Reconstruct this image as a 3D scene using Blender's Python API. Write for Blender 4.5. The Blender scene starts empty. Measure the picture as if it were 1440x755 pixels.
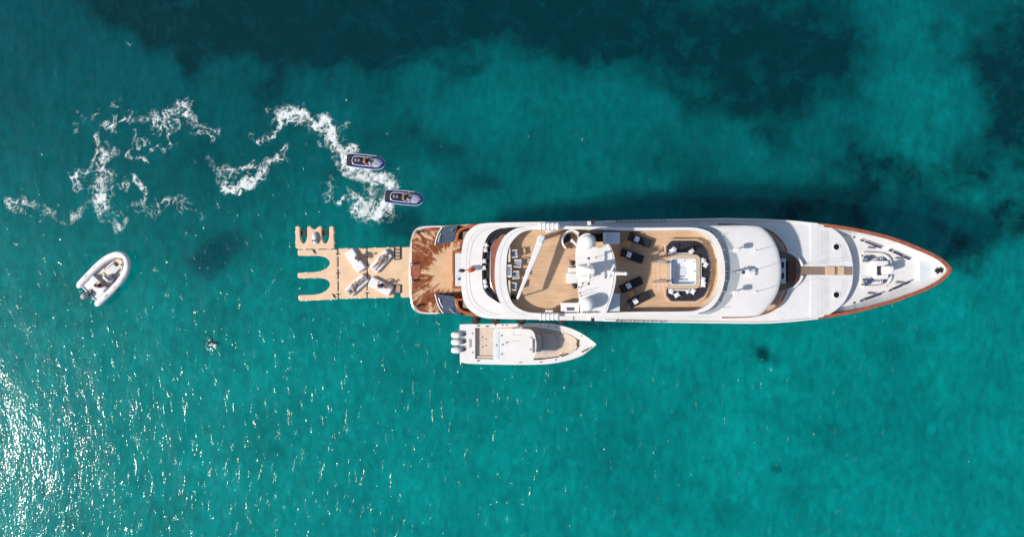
import bpy, bmesh, math, random
import numpy as np
from mathutils import Vector, Matrix
from mathutils.geometry import tessellate_polygon

random.seed(7)
R = math.radians
scene = bpy.context.scene
COL = scene.collection

# ------------------------------------------------------------------ camera
H, F = 57.6, 960.0                       # drone height in metres, focal length in photo pixels (1440 wide)
CX, CY = 720.0, 377.5
cam = bpy.data.cameras.new('camera')
cam.sensor_width = 36.0
cam.lens = 24.0
cam.clip_end = 6000
cam_o = bpy.data.objects.new('camera', cam)
cam_o.location = (0, 0, H)
COL.objects.link(cam_o)
scene.camera = cam_o

# ------------------------------------------------------------------ sky and sun
SUN_EL = R(40.5)
SUN_AZ = Vector((-0.955, -0.297))        # horizontal direction towards the sun
world = bpy.data.worlds.new('World')
scene.world = world
world.use_nodes = True
wn = world.node_tree.nodes
sky = wn.new('ShaderNodeTexSky')
sky.sky_type = 'NISHITA'
sky.sun_disc = False
sky.sun_elevation = SUN_EL
sky.sun_rotation = math.atan2(SUN_AZ.x, SUN_AZ.y)
wn['Background'].inputs['Strength'].default_value = 0.12
world.node_tree.links.new(sky.outputs['Color'], wn['Background'].inputs['Color'])
sun = bpy.data.lights.new('sun', 'SUN')
sun.energy = 4.2
sun.angle = R(2.0)
sun.color = (1.0, 0.945, 0.86)
sun_o = bpy.data.objects.new('sun', sun)
S = Vector((SUN_AZ.x * math.cos(SUN_EL), SUN_AZ.y * math.cos(SUN_EL), math.sin(SUN_EL)))
sun_o.rotation_euler = (-S).to_track_quat('-Z', 'Y').to_euler()
sun_o.location = S * 200
COL.objects.link(sun_o)

# ------------------------------------------------------------------ render and exposure
scene.view_settings.view_transform = 'Standard'
scene.view_settings.look = 'None'
scene.view_settings.exposure = 0.18
scene.view_settings.gamma = 1.0
scene.render.engine = 'CYCLES'
cy = scene.cycles
cy.use_denoising = True
cy.max_bounces = 6
cy.use_adaptive_sampling = True
cy.adaptive_threshold = 0.02
cy.transparent_max_bounces = 12
cy.caustics_reflective = False
cy.caustics_refractive = False
cy.sample_clamp_indirect = 4.0

# ================================================================== materials
MATS = {}


def nodes_of(m):
    return m.node_tree.nodes, m.node_tree.links


def mat(name, col, rough=0.5, metal=0.0, var=0.06, scale=3.0, bump=0.0, bscale=30.0, coat=0.0, spec=0.5):
    """painted / moulded surface: base colour with soft uneven wear and fine relief"""
    m = bpy.data.materials.new(name)
    m.use_nodes = True
    n, l = nodes_of(m)
    b = n['Principled BSDF']
    tc = n.new('ShaderNodeTexCoord')
    nz = n.new('ShaderNodeTexNoise')
    nz.inputs['Scale'].default_value = scale
    nz.inputs['Detail'].default_value = 5
    nz.inputs['Roughness'].default_value = 0.6
    l.new(tc.outputs['Object'], nz.inputs['Vector'])
    rp = n.new('ShaderNodeValToRGB')
    rp.color_ramp.elements[0].position = 0.3
    rp.color_ramp.elements[1].position = 0.7
    rp.color_ramp.elements[0].color = tuple(max(0, c * (1 - 1.6 * var)) for c in col) + (1,)
    rp.color_ramp.elements[1].color = tuple(min(1, c * (1 + var)) for c in col) + (1,)
    l.new(nz.outputs['Fac'], rp.inputs['Fac'])
    l.new(rp.outputs['Color'], b.inputs['Base Color'])
    b.inputs['Roughness'].default_value = rough
    b.inputs['Metallic'].default_value = metal
    b.inputs['Specular IOR Level'].default_value = spec
    b.inputs['Coat Weight'].default_value = coat
    if bump:
        n2 = n.new('ShaderNodeTexNoise')
        n2.inputs['Scale'].default_value = bscale
        n2.inputs['Detail'].default_value = 3
        l.new(tc.outputs['Object'], n2.inputs['Vector'])
        bp = n.new('ShaderNodeBump')
        bp.inputs['Strength'].default_value = bump
        bp.inputs['Distance'].default_value = 0.02
        l.new(n2.outputs['Fac'], bp.inputs['Height'])
        l.new(bp.outputs['Normal'], b.inputs['Normal'])
    MATS[name] = m
    return m


def teak(name, light, dark, caulk=0.35, plank=0.11, rot=0.0, rough=0.6, stain=0.5):
    """laid teak: narrow planks with dark caulking, plank to plank variation, weather stains"""
    m = bpy.data.materials.new(name)
    m.use_nodes = True
    n, l = nodes_of(m)
    b = n['Principled BSDF']
    b.inputs['Roughness'].default_value = rough
    b.inputs['Specular IOR Level'].default_value = 0.25
    tc = n.new('ShaderNodeTexCoord')
    mp = n.new('ShaderNodeMapping')
    mp.inputs['Rotation'].default_value = (0, 0, rot)
    l.new(tc.outputs['Object'], mp.inputs['Vector'])
    sx = n.new('ShaderNodeSeparateXYZ')
    l.new(mp.outputs['Vector'], sx.inputs[0])
    dv = n.new('ShaderNodeMath'); dv.operation = 'DIVIDE'; dv.inputs[1].default_value = plank
    l.new(sx.outputs['Y'], dv.inputs[0])
    fl = n.new('ShaderNodeMath'); fl.operation = 'FLOOR'
    l.new(dv.outputs[0], fl.inputs[0])
    fr = n.new('ShaderNodeMath'); fr.operation = 'FRACT'
    l.new(dv.outputs[0], fr.inputs[0])
    lt = n.new('ShaderNodeMath'); lt.operation = 'LESS_THAN'; lt.inputs[1].default_value = 0.09
    l.new(fr.outputs[0], lt.inputs[0])
    cb = n.new('ShaderNodeCombineXYZ')
    ml = n.new('ShaderNodeMath'); ml.operation = 'MULTIPLY'; ml.inputs[1].default_value = 7.31
    l.new(fl.outputs[0], ml.inputs[0])
    ms = n.new('ShaderNodeMath'); ms.operation = 'MULTIPLY'; ms.inputs[1].default_value = 0.35
    l.new(sx.outputs['X'], ms.inputs[0])
    l.new(ms.outputs[0], cb.inputs[0])
    l.new(ml.outputs[0], cb.inputs[1])
    pv = n.new('ShaderNodeTexNoise'); pv.inputs['Scale'].default_value = 1.7; pv.inputs['Detail'].default_value = 2
    l.new(cb.outputs[0], pv.inputs['Vector'])
    st = n.new('ShaderNodeTexNoise'); st.inputs['Scale'].default_value = 0.9; st.inputs['Detail'].default_value = 7
    st.inputs['Roughness'].default_value = 0.65; st.inputs['Distortion'].default_value = 0.6
    l.new(tc.outputs['Object'], st.inputs['Vector'])
    ad = n.new('ShaderNodeMath'); ad.operation = 'MULTIPLY_ADD'
    ad.inputs[1].default_value = stain
    l.new(st.outputs['Fac'], ad.inputs[0])
    sc = n.new('ShaderNodeMath'); sc.operation = 'MULTIPLY'; sc.inputs[1].default_value = 1 - stain
    l.new(pv.outputs['Fac'], sc.inputs[0])
    l.new(sc.outputs[0], ad.inputs[2])
    rp = n.new('ShaderNodeValToRGB')
    rp.color_ramp.elements[0].position = 0.33; rp.color_ramp.elements[0].color = dark + (1,)
    rp.color_ramp.elements[1].position = 0.62; rp.color_ramp.elements[1].color = light + (1,)
    l.new(ad.outputs[0], rp.inputs['Fac'])
    mx = n.new('ShaderNodeMixRGB'); mx.blend_type = 'MULTIPLY'
    cm = n.new('ShaderNodeMath'); cm.operation = 'MULTIPLY'; cm.inputs[1].default_value = caulk
    l.new(lt.outputs[0], cm.inputs[0])
    l.new(cm.outputs[0], mx.inputs['Fac'])
    l.new(rp.outputs['Color'], mx.inputs['Color1'])
    mx.inputs['Color2'].default_value = (0.08, 0.07, 0.06, 1)
    l.new(mx.outputs['Color'], b.inputs['Base Color'])
    MATS[name] = m
    return m, mx, n, l, b, tc


WHITE = mat('white_gelcoat', (0.74, 0.71, 0.685), 0.28, var=0.04, scale=0.7, coat=0.2)
WHITE2 = mat('offwhite_nonskid', (0.675, 0.66, 0.65), 0.6, var=0.03, scale=2.0, bump=0.2, bscale=60)
NONSLIP = mat('nonslip_paint', (0.60, 0.59, 0.585), 0.8, var=0.05, scale=2.0, bump=0.3, bscale=80)
GREYPAINT = mat('pale_grey_paint', (0.47, 0.50, 0.52), 0.35, var=0.05, scale=1.5)
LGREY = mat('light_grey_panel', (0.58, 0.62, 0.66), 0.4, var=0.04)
CREASE = mat('grey_seam', (0.42, 0.41, 0.43), 0.6)
NAVY = mat('navy_gloss', (0.018, 0.03, 0.06), 0.12, var=0.35, scale=2.5, coat=0.6)
NAVYBAR = mat('navy_rubber', (0.012, 0.013, 0.05), 0.5)
BLACKGLASS = mat('dark_glass', (0.006, 0.008, 0.012), 0.06, coat=0.5)
SMOKEGLASS = mat('smoked_glass', (0.09, 0.10, 0.105), 0.1, var=0.35, scale=0.9, coat=0.4)
VARNISH = mat('varnished_wood', (0.42, 0.12, 0.028), 0.22, var=0.25, scale=6, coat=0.6)
CAPWOOD = mat('weathered_caprail', (0.33, 0.095, 0.045), 0.4, var=0.25, scale=4, coat=0.1)
DARKWOOD = mat('dark_varnished_table', (0.11, 0.033, 0.012), 0.25, var=0.3, scale=5, coat=0.5)
REDWOOD = mat('red_table_top', (0.30, 0.10, 0.055), 0.3, var=0.2, scale=3, coat=0.3)
BLACKPAD = mat('black_canvas', (0.010, 0.010, 0.014), 0.8, var=0.25, scale=6, bump=0.3)
CHARCOAL = mat('charcoal_canvas', (0.022, 0.020, 0.028), 0.85, var=0.3, scale=4, bump=0.3)
CUSHION = mat('white_cushion', (0.66, 0.65, 0.65), 0.85, var=0.06, scale=5, bump=0.3)
TOWEL = mat('white_towel', (0.74, 0.73, 0.74), 0.95, var=0.06, scale=8, bump=0.6, bscale=50)
STEEL = mat('stainless_steel', (0.62, 0.63, 0.65), 0.18, 1.0, var=0.05)
DARKMETAL = mat('dark_metal', (0.05, 0.05, 0.055), 0.4, 0.6)
ACRYLIC = mat('tub_acrylic', (0.66, 0.68, 0.70), 0.15, var=0.05, coat=0.5)
RUBBER = mat('black_rubber', (0.015, 0.015, 0.017), 0.6)
FENDERCLOTH = mat('fender_cover', (0.035, 0.022, 0.022), 0.9, var=0.25, scale=6, bump=0.4)
GREYSEAT = mat('grey_seat_vinyl', (0.34, 0.33, 0.35), 0.5, var=0.06)
GREIGE = mat('greige_vinyl', (0.46, 0.40, 0.365), 0.55, var=0.06)
BEIGESEAT = mat('beige_vinyl', (0.66, 0.54, 0.43), 0.55, var=0.05)
BEIGEFLOOR = mat('beige_nonskid', (0.60, 0.49, 0.41), 0.7, var=0.08, scale=3, bump=0.2)
HYPALON = mat('white_tube_fabric', (0.78, 0.745, 0.725), 0.6, var=0.05, scale=2.5)
RIBFLOOR = mat('rib_floor', (0.70, 0.61, 0.54), 0.6, var=0.1, scale=4)
JETBLUE = mat('jetski_blue', (0.007, 0.020, 0.15), 0.2, var=0.2, coat=0.6)
JETWHITE = mat('jetski_white', (0.60, 0.61, 0.68), 0.22, var=0.05, coat=0.4)
JETSEAT = mat('jetski_seat', (0.016, 0.014, 0.016), 0.5, var=0.2)
JETGREY = mat('jetski_seat_panel', (0.26, 0.24, 0.20), 0.5, var=0.2)
DOCKPAD = mat('dock_foam_pad', (0.71, 0.49, 0.31), 0.85, var=0.07, scale=1.6, bump=0.25, bscale=40)
DOCKRIM = mat('dock_pvc_rim', (0.70, 0.55, 0.42), 0.5, var=0.06)
MATTRESS = mat('white_pvc', (0.77, 0.76, 0.77), 0.45, var=0.03)
LADDERWOOD = mat('ladder_tread', (0.46, 0.30, 0.22), 0.6)
SKIN = mat('skin', (0.46, 0.25, 0.16), 0.5, var=0.06, scale=8)
HAIR = mat('dark_hair', (0.014, 0.009, 0.007), 0.6, var=0.3, scale=20)
HAIRB = mat('brown_hair', (0.06, 0.03, 0.016), 0.6, var=0.3, scale=20)
CLOTHBLUE = mat('blue_swimwear', (0.05, 0.06, 0.22), 0.8, var=0.3, scale=15)
CLOTHBLACK = mat('black_vest', (0.012, 0.012, 0.014), 0.8, var=0.3, scale=8)
CLOTHWHITE = mat('white_shirt', (0.66, 0.64, 0.64), 0.85, var=0.06, scale=8)
CLOTHGREY = mat('grey_swimwear', (0.16, 0.17, 0.20), 0.85, var=0.3, scale=10)
CLOTHRED = mat('maroon_vest', (0.10, 0.018, 0.02), 0.8, var=0.3, scale=8)
FLAGRED = mat('red_bunting', (0.55, 0.07, 0.03), 0.8, var=0.15)
EYEW = mat('eye_white', (0.7, 0.7, 0.7), 0.3)
LIPS = mat('lips', (0.36, 0.13, 0.11), 0.5)
SIDEWOOD = mat('orange_teak_table', (0.52, 0.25, 0.08), 0.4, var=0.2, scale=6, coat=0.2)
GLASSTOP = mat('grey_glass_top', (0.22, 0.24, 0.27), 0.15, var=0.1, coat=0.4)
MESHGREY = mat('grey_sling_fabric', (0.30, 0.31, 0.35), 0.8, var=0.08)
LETTER = mat('letter_dark_metal', (0.22, 0.23, 0.25), 0.35, 0.3)

TEAK, *_ = teak('teak_deck', (0.615, 0.415, 0.26), (0.47, 0.305, 0.185))
TEAKP, *_ = teak('pale_teak_deck', (0.62, 0.44, 0.30), (0.51, 0.35, 0.235), stain=0.4)
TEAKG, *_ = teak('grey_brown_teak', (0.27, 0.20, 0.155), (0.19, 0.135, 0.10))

# wet swim platform: dry pale teak, with dark soaked run-off streaks that fan towards the house
WETTEAK, wmx, wnn, wl, wb, wtc = teak('wet_teak_deck', (0.66, 0.44, 0.27), (0.54, 0.34, 0.19), plank=0.09)


def build_wet():
    n, l = wnn, wl
    mp = n.new('ShaderNodeMapping')
    mp.inputs['Location'].default_value = (0, 0, 0)
    geo = n.new('ShaderNodeNewGeometry')
    sub = n.new('ShaderNodeVectorMath'); sub.operation = 'SUBTRACT'
    sub.inputs[1].default_value = (-4.95, -0.15, 0)
    l.new(geo.outputs['Position'], sub.inputs[0])
    sp = n.new('ShaderNodeSeparateXYZ'); l.new(sub.outputs[0], sp.inputs[0])
    nx = n.new('ShaderNodeMath'); nx.operation = 'MULTIPLY'; nx.inputs[1].default_value = -1
    l.new(sp.outputs['X'], nx.inputs[0])
    at = n.new('ShaderNodeMath'); at.operation = 'ARCTAN2'
    l.new(sp.outputs['Y'], at.inputs[0]); l.new(nx.outputs[0], at.inputs[1])
    cb0 = n.new('ShaderNodeCombineXYZ'); l.new(sp.outputs['X'], cb0.inputs[0]); l.new(sp.outputs['Y'], cb0.inputs[1])
    ln = n.new('ShaderNodeVectorMath'); ln.operation = 'LENGTH'; l.new(cb0.outputs[0], ln.inputs[0])
    a2 = n.new('ShaderNodeMath'); a2.operation = 'MULTIPLY'; a2.inputs[1].default_value = 3.6
    l.new(at.outputs[0], a2.inputs[0])
    r2 = n.new('ShaderNodeMath'); r2.operation = 'MULTIPLY'; r2.inputs[1].default_value = 0.42
    l.new(ln.outputs['Value'], r2.inputs[0])
    cb = n.new('ShaderNodeCombineXYZ'); l.new(a2.outputs[0], cb.inputs[0]); l.new(r2.outputs[0], cb.inputs[1])
    cb.inputs[2].default_value = 3.7
    nz = n.new('ShaderNodeTexNoise'); nz.inputs['Scale'].default_value = 1.7; nz.inputs['Detail'].default_value = 6
    nz.inputs['Roughness'].default_value = 0.66; nz.inputs['Distortion'].default_value = 0.7
    l.new(cb.outputs[0], nz.inputs['Vector'])
    # the run-off dries out towards the house
    fall = n.new('ShaderNodeMapRange'); fall.inputs['From Min'].default_value = 0.9; fall.inputs['From Max'].default_value = 2.1
    fall.inputs['To Min'].default_value = -0.28; fall.inputs['To Max'].default_value = 0.045
    l.new(ln.outputs['Value'], fall.inputs['Value'])
    ad = n.new('ShaderNodeMath'); ad.operation = 'ADD'
    l.new(nz.outputs['Fac'], ad.inputs[0]); l.new(fall.outputs[0], ad.inputs[1])
    th = n.new('ShaderNodeMapRange'); th.inputs['From Min'].default_value = 0.43; th.inputs['From Max'].default_value = 0.53
    l.new(ad.outputs[0], th.inputs['Value'])
    mx = n.new('ShaderNodeMixRGB')
    l.new(th.outputs[0], mx.inputs['Fac'])
    l.new(wmx.outputs['Color'], mx.inputs['Color1'])
    wr = n.new('ShaderNodeValToRGB')
    wr.color_ramp.elements[0].position = 0.3; wr.color_ramp.elements[0].color = (0.15, 0.042, 0.015, 1)
    wr.color_ramp.elements[1].position = 0.75; wr.color_ramp.elements[1].color = (0.30, 0.092, 0.036, 1)
    n3 = n.new('ShaderNodeTexNoise'); n3.inputs['Scale'].default_value = 3.0; n3.inputs['Detail'].default_value = 6
    l.new(geo.outputs['Position'], n3.inputs['Vector'])
    l.new(n3.outputs['Fac'], wr.inputs['Fac'])
    l.new(wr.outputs['Color'], mx.inputs['Color2'])
    l.new(mx.outputs['Color'], wb.inputs['Base Color'])
    rr = n.new('ShaderNodeMapRange'); rr.inputs['To Min'].default_value = 0.65; rr.inputs['To Max'].default_value = 0.3
    l.new(th.outputs[0], rr.inputs['Value']); l.new(rr.outputs[0], wb.inputs['Roughness'])


build_wet()


# ================================================================== geometry helpers
LIFT = 0.0      # how far the deck level being built stands above (or below) the heights written in its section


def W(x, y, z):
    """point of the place that the photograph shows at pixel (x, y), given its height z"""
    k = (H - z - LIFT) / F
    return Vector(((x - CX) * k, (CY - y) * k, z))


def thing(name, label, cat, loc=(0, 0, 0), rotz=0.0, group=None):
    o = bpy.data.objects.new(name, None)
    o.empty_display_size = 0.3
    o.location = (loc[0], loc[1], loc[2] + LIFT)
    o.rotation_euler = (0, 0, rotz)
    o['label'] = label
    o['category'] = cat
    if group:
        o['group'] = group
    COL.objects.link(o)
    return o


def tag(o, label, cat, group=None):
    o['label'] = label
    o['category'] = cat
    if group:
        o['group'] = group
    return o


def wmat(o):
    m = Matrix.Identity(4)
    while o is not None:
        m = Matrix.LocRotScale(o.location, o.rotation_euler, o.scale) @ m
        o = o.parent
    return m


def emit(name, bm, material, parent=None, local=False, smooth=35, bevel=0.0, seg=2, recalc=True):
    """link a bmesh as ONE object; vertices are given in world space unless local"""
    if recalc:
        bmesh.ops.recalc_face_normals(bm, faces=bm.faces)
    if LIFT and not local and parent is not None:
        bm.transform(Matrix.Translation((0, 0, LIFT)))
    if parent is not None and not local:
        bm.transform(wmat(parent).inverted())
    me = bpy.data.meshes.new(name)
    bm.to_mesh(me)
    bm.free()
    mats = material if isinstance(material, (list, tuple)) else [material]
    for m in mats:
        me.materials.append(m)
    if smooth:
        me.polygons.foreach_set('use_smooth', [True] * len(me.polygons))
        me.set_sharp_from_angle(angle=R(smooth))
    o = bpy.data.objects.new(name, me)
    COL.objects.link(o)
    if parent is not None:
        o.parent = parent
    if bevel:
        md = o.modifiers.new('bevel', 'BEVEL')
        md.width = bevel
        md.segments = seg
        md.limit_method = 'ANGLE'
        md.angle_limit = R(40)
    return o


def dup(root, loc=None, rotz=None, label=None):
    r = root.copy()
    COL.objects.link(r)
    if loc is not None:
        r.location = loc
    if rotz is not None:
        r.rotation_euler = (0, 0, rotz)
    if label:
        r['label'] = label
    for ch in list(root.children):
        c = ch.copy(); COL.objects.link(c); c.parent = r
        for g in list(ch.children):
            d = g.copy(); COL.objects.link(d); d.parent = c
    return r


def B():
    return bmesh.new()


def spline(pts, n=5, closed=True):
    out = []
    N = len(pts)
    rng = range(N) if closed else range(N - 1)
    for i in rng:
        if closed:
            p0, p1, p2, p3 = pts[i - 1], pts[i], pts[(i + 1) % N], pts[(i + 2) % N]
        else:
            p0, p1, p2, p3 = pts[max(i - 1, 0)], pts[i], pts[i + 1], pts[min(i + 2, N - 1)]
        for k in range(n):
            t = k / n
            out.append(tuple(0.5 * (2 * b + (c - a) * t + (2 * a - 5 * b + 4 * c - d) * t * t + (3 * b - a - 3 * c + d) * t ** 3)
                             for a, b, c, d in zip(p0, p1, p2, p3)))
    if not closed:
        out.append(tuple(pts[-1]))
    return out


def plate(bm, outer, z0, z1, holes=()):
    """solid sheet from world-space 2D outlines (lists of (x, y))"""
    loops = [list(outer)] + [list(h) for h in holes]
    tris = tessellate_polygon([[Vector((p[0], p[1], 0)) for p in lp] for lp in loops])
    flat = [p for lp in loops for p in lp]
    top = [bm.verts.new((p[0], p[1], z1)) for p in flat]
    bot = [bm.verts.new((p[0], p[1], z0)) for p in flat]
    for t in tris:
        try:
            bm.faces.new([top[i] for i in t]); bm.faces.new([bot[i] for i in reversed(t)])
        except ValueError:
            pass
    k = 0
    for lp in loops:
        m = len(lp)
        for i in range(m):
            a, b = k + i, k + (i + 1) % m
            try:
                bm.faces.new((top[a], top[b], bot[b], bot[a]))
            except ValueError:
                pass
        k += m
    # merge the fan of the caps back to big faces so that edges bevel cleanly
    es = [e for e in bm.edges if len(e.link_faces) == 2 and abs(e.link_faces[0].normal.z if e.link_faces[0].normal.length else 0) > 2]
    return bm


def wpx(pts, z):
    return [tuple(W(p[0], p[1], z)[:2]) for p in pts]


def box(bm, c, s, rz=0.0, rot=None):
    M = Matrix.Translation(c) @ (rot.to_4x4() if rot is not None else Matrix.Rotation(rz, 4, 'Z')) @ Matrix.Diagonal((s[0], s[1], s[2], 1))
    bmesh.ops.create_cube(bm, size=1.0, matrix=M)
    return bm


def pbox(bm, x0, y0, x1, y1, z0, z1):
    """box whose top face the photograph shows between two pixels"""
    a, b = W(x0, y0, z1), W(x1, y1, z1)
    return box(bm, ((a.x + b.x) / 2, (a.y + b.y) / 2, (z0 + z1) / 2), (abs(a.x - b.x), abs(a.y - b.y), z1 - z0))


def cyl(bm, a, b, r0, r1=None, n=16):
    a, b = Vector(a), Vector(b)
    r1 = r0 if r1 is None else r1
    d = b - a
    M = Matrix.Translation((a + b) / 2) @ d.to_track_quat('Z', 'Y').to_matrix().to_4x4()
    bmesh.ops.create_cone(bm, cap_ends=True, segments=n, radius1=r0, radius2=r1, depth=d.length, matrix=M)
    return bm


def ball(bm, c, r, s=(1, 1, 1), n=16, rz=0.0):
    M = Matrix.Translation(c) @ Matrix.Rotation(rz, 4, 'Z') @ Matrix.Diagonal((s[0], s[1], s[2], 1))
    bmesh.ops.create_uvsphere(bm, u_segments=n, v_segments=max(6, n // 2), radius=r, matrix=M)
    return bm


def tube(bm, path, r, n=8, closed=False, radii=None):
    pts = [Vector(p) for p in path]
    N = len(pts)
    rings = []
    for i, p in enumerate(pts):
        if closed:
            t = pts[(i + 1) % N] - pts[i - 1]
        else:
            t = pts[min(i + 1, N - 1)] - pts[max(i - 1, 0)]
        t.normalize()
        up = Vector((0, 0, 1)) if abs(t.z) < 0.95 else Vector((1, 0, 0))
        u = t.cross(up).normalized(); v = u.cross(t)
        rr = radii[i] if radii else r
        rings.append([bm.verts.new(p + (u * math.cos(2 * math.pi * k / n) + v * math.sin(2 * math.pi * k / n)) * rr) for k in range(n)])
    for i in range(N if closed else N - 1):
        a, b = rings[i], rings[(i + 1) % N]
        for k in range(n):
            bm.faces.new((a[k], a[(k + 1) % n], b[(k + 1) % n], b[k]))
    if not closed:
        bm.faces.new(rings[0][::-1]); bm.faces.new(rings[-1])
    return bm


def loft(bm, rows, close_rows=False):
    vs = [[bm.verts.new(p) for p in r] for r in rows]
    for i in range(len(vs) - 1):
        a, b = vs[i], vs[i + 1]
        m = len(a)
        for k in range(m if close_rows else m - 1):
            f = [a[k], a[(k + 1) % m], b[(k + 1) % m], b[k]]
            f2 = []
            for v in f:
                if v not in f2:
                    f2.append(v)
            if len(f2) > 2:
                bm.faces.new(f2)
    return vs


def ribbon(bm, path, width, z0f, z1f, side=1):
    """swept rectangular strip along a world-space path; side picks which flank it grows to"""
    pts = [Vector((p[0], p[1], 0)) for p in path]
    N = len(pts)
    rows = []
    for i in range(N):
        t = (pts[min(i + 1, N - 1)] - pts[max(i - 1, 0)]).normalized()
        nn = Vector((-t.y, t.x, 0)) * side
        a, b = pts[i], pts[i] + nn * width
        z0 = z0f(i) if callable(z0f) else z0f
        z1 = z1f(i) if callable(z1f) else z1f
        rows.append([(a.x, a.y, z0), (a.x, a.y, z1), (b.x, b.y, z1), (b.x, b.y, z0)])
    vs = loft(bm, rows, close_rows=True)
    bm.faces.new(vs[0][::-1]); bm.faces.new(vs[-1])
    return bm


def rrect(x0, y0, x1, y1, r, n=4):
    out = []
    for cx, cy_, a0 in ((x1 - r, y1 - r, 0), (x0 + r, y1 - r, 90), (x0 + r, y0 + r, 180), (x1 - r, y0 + r, 270)):
        for k in range(n + 1):
            a = R(a0 + 90 * k / n)
            out.append((cx + r * math.cos(a), cy_ + r * math.sin(a)))
    return out


def circle(cx, cy_, rx, ry=None, n=28, a0=0, a1=360):
    ry = rx if ry is None else ry
    full = abs(a1 - a0) >= 360
    m = n if full else n + 1
    return [(cx + rx * math.cos(R(a0 + (a1 - a0) * k / n)), cy_ + ry * math.sin(R(a0 + (a1 - a0) * k / n))) for k in range(m)]


def pillow_bm(sx, sy, h, n=8):
    bm = B()
    g = {}
    for s in (1, -1):
        for i in range(n + 1):
            for j in range(n + 1):
                u, v = 2 * i / n - 1, 2 * j / n - 1
                e = (1 - u ** 4) * (1 - v ** 4)
                pin = 1 - 0.10 * (u * u * (1 - abs(v)) * 0 + (abs(u) ** 3) * (1 - v * v) + 0) * 0.6
                pin2 = 1 - 0.06 * (abs(v) ** 3) * (1 - u * u)
                x, y = u * sx / 2 * pin2 * (1 - 0.07 * abs(u) * (1 - v * v) ** 1), v * sy / 2 * pin * (1 - 0.07 * abs(v) * (1 - u * u))
                g[(s, i, j)] = bm.verts.new((x, y, h / 2 + s * h / 2 * max(0.0, e) ** 0.45))
    for s in (1, -1):
        for i in range(n):
            for j in range(n):
                q = [g[(s, i, j)], g[(s, i + 1, j)], g[(s, i + 1, j + 1)], g[(s, i, j + 1)]]
                bm.faces.new(q if s > 0 else q[::-1])
    bmesh.ops.remove_doubles(bm, verts=bm.verts, dist=1e-4)
    return bm


# ================================================================== numpy noise
def vnoise(x, y, seed):
    rs = np.random.RandomState(seed)
    T = rs.rand(256, 256)
    xi = np.floor(x).astype(int); yi = np.floor(y).astype(int)
    fx = x - xi; fy = y - yi
    fx = fx * fx * fx * (fx * (fx * 6 - 15) + 10); fy = fy * fy * fy * (fy * (fy * 6 - 15) + 10)
    a = T[xi & 255, yi & 255]; b = T[(xi + 1) & 255, yi & 255]
    c = T[xi & 255, (yi + 1) & 255]; d = T[(xi + 1) & 255, (yi + 1) & 255]
    return (a * (1 - fx) + b * fx) * (1 - fy) + (c * (1 - fx) + d * fx) * fy


def fbm(x, y, seed, octv=5, gain=0.5):
    s = np.zeros_like(x, dtype=float); a = 1.0; t = 0.0
    for o in range(octv):
        s += a * vnoise(x * 2 ** o + 17.3 * o, y * 2 ** o - 9.1 * o, seed + o)
        t += a; a *= gain
    return s / t


_rw = random.Random(3)
WAVES = []
for _i in range(22):
    lam = 1.1 * (6.0 / 1.1) ** (_i / 21.0)
    ang = R(18) + _rw.gauss(0, 0.5)
    WAVES.append((2 * math.pi / lam * math.cos(ang), 2 * math.pi / lam * math.sin(ang), 0.0011 * lam ** 0.9, _rw.uniform(0, 6.28)))


def wave_h(x, y):
    h = np.zeros_like(np.asarray(x, dtype=float))
    for kx, ky, a, p in WAVES:
        h = h + a * np.sin(kx * x + ky * y + p)
    return h


def axis(lo, hi, step, far):
    c = list(np.arange(lo, hi + step * 0.5, step))
    o = []
    d, s = hi, step
    while d < far:
        s *= 1.45; d += s; o.append(d)
    return np.array([lo - (v - hi) for v in reversed(o)] + c + o)


def grid_obj(name, xs, ys, Z, material, attrs=()):
    X, Y = np.meshgrid(xs, ys, indexing='ij')
    nx, ny = len(xs), len(ys)
    co = np.stack([X.ravel(), Y.ravel(), Z.ravel()], 1)
    idx = np.arange(nx * ny).reshape(nx, ny)
    q = np.stack([idx[:-1, :-1].ravel(), idx[1:, :-1].ravel(), idx[1:, 1:].ravel(), idx[:-1, 1:].ravel()], 1)
    me = bpy.data.meshes.new(name)
    me.vertices.add(len(co)); me.vertices.foreach_set('co', co.ravel())
    me.loops.add(q.size); me.loops.foreach_set('vertex_index', q.ravel())
    me.polygons.add(len(q))
    me.polygons.foreach_set('loop_start', np.arange(0, q.size, 4))
    me.polygons.foreach_set('loop_total', np.full(len(q), 4))
    me.update(calc_edges=True)
    me.polygons.foreach_set('use_smooth', [True] * len(q))
    for an, av in attrs:
        at = me.attributes.new(an, 'FLOAT', 'POINT'); at.data.foreach_set('value', av.ravel().astype(np.float32))
    me.materials.append(material)
    o = bpy.data.objects.new(name, me)
    COL.objects.link(o)
    return o


# ================================================================== the sea bed
ZB = -5.6


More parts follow.
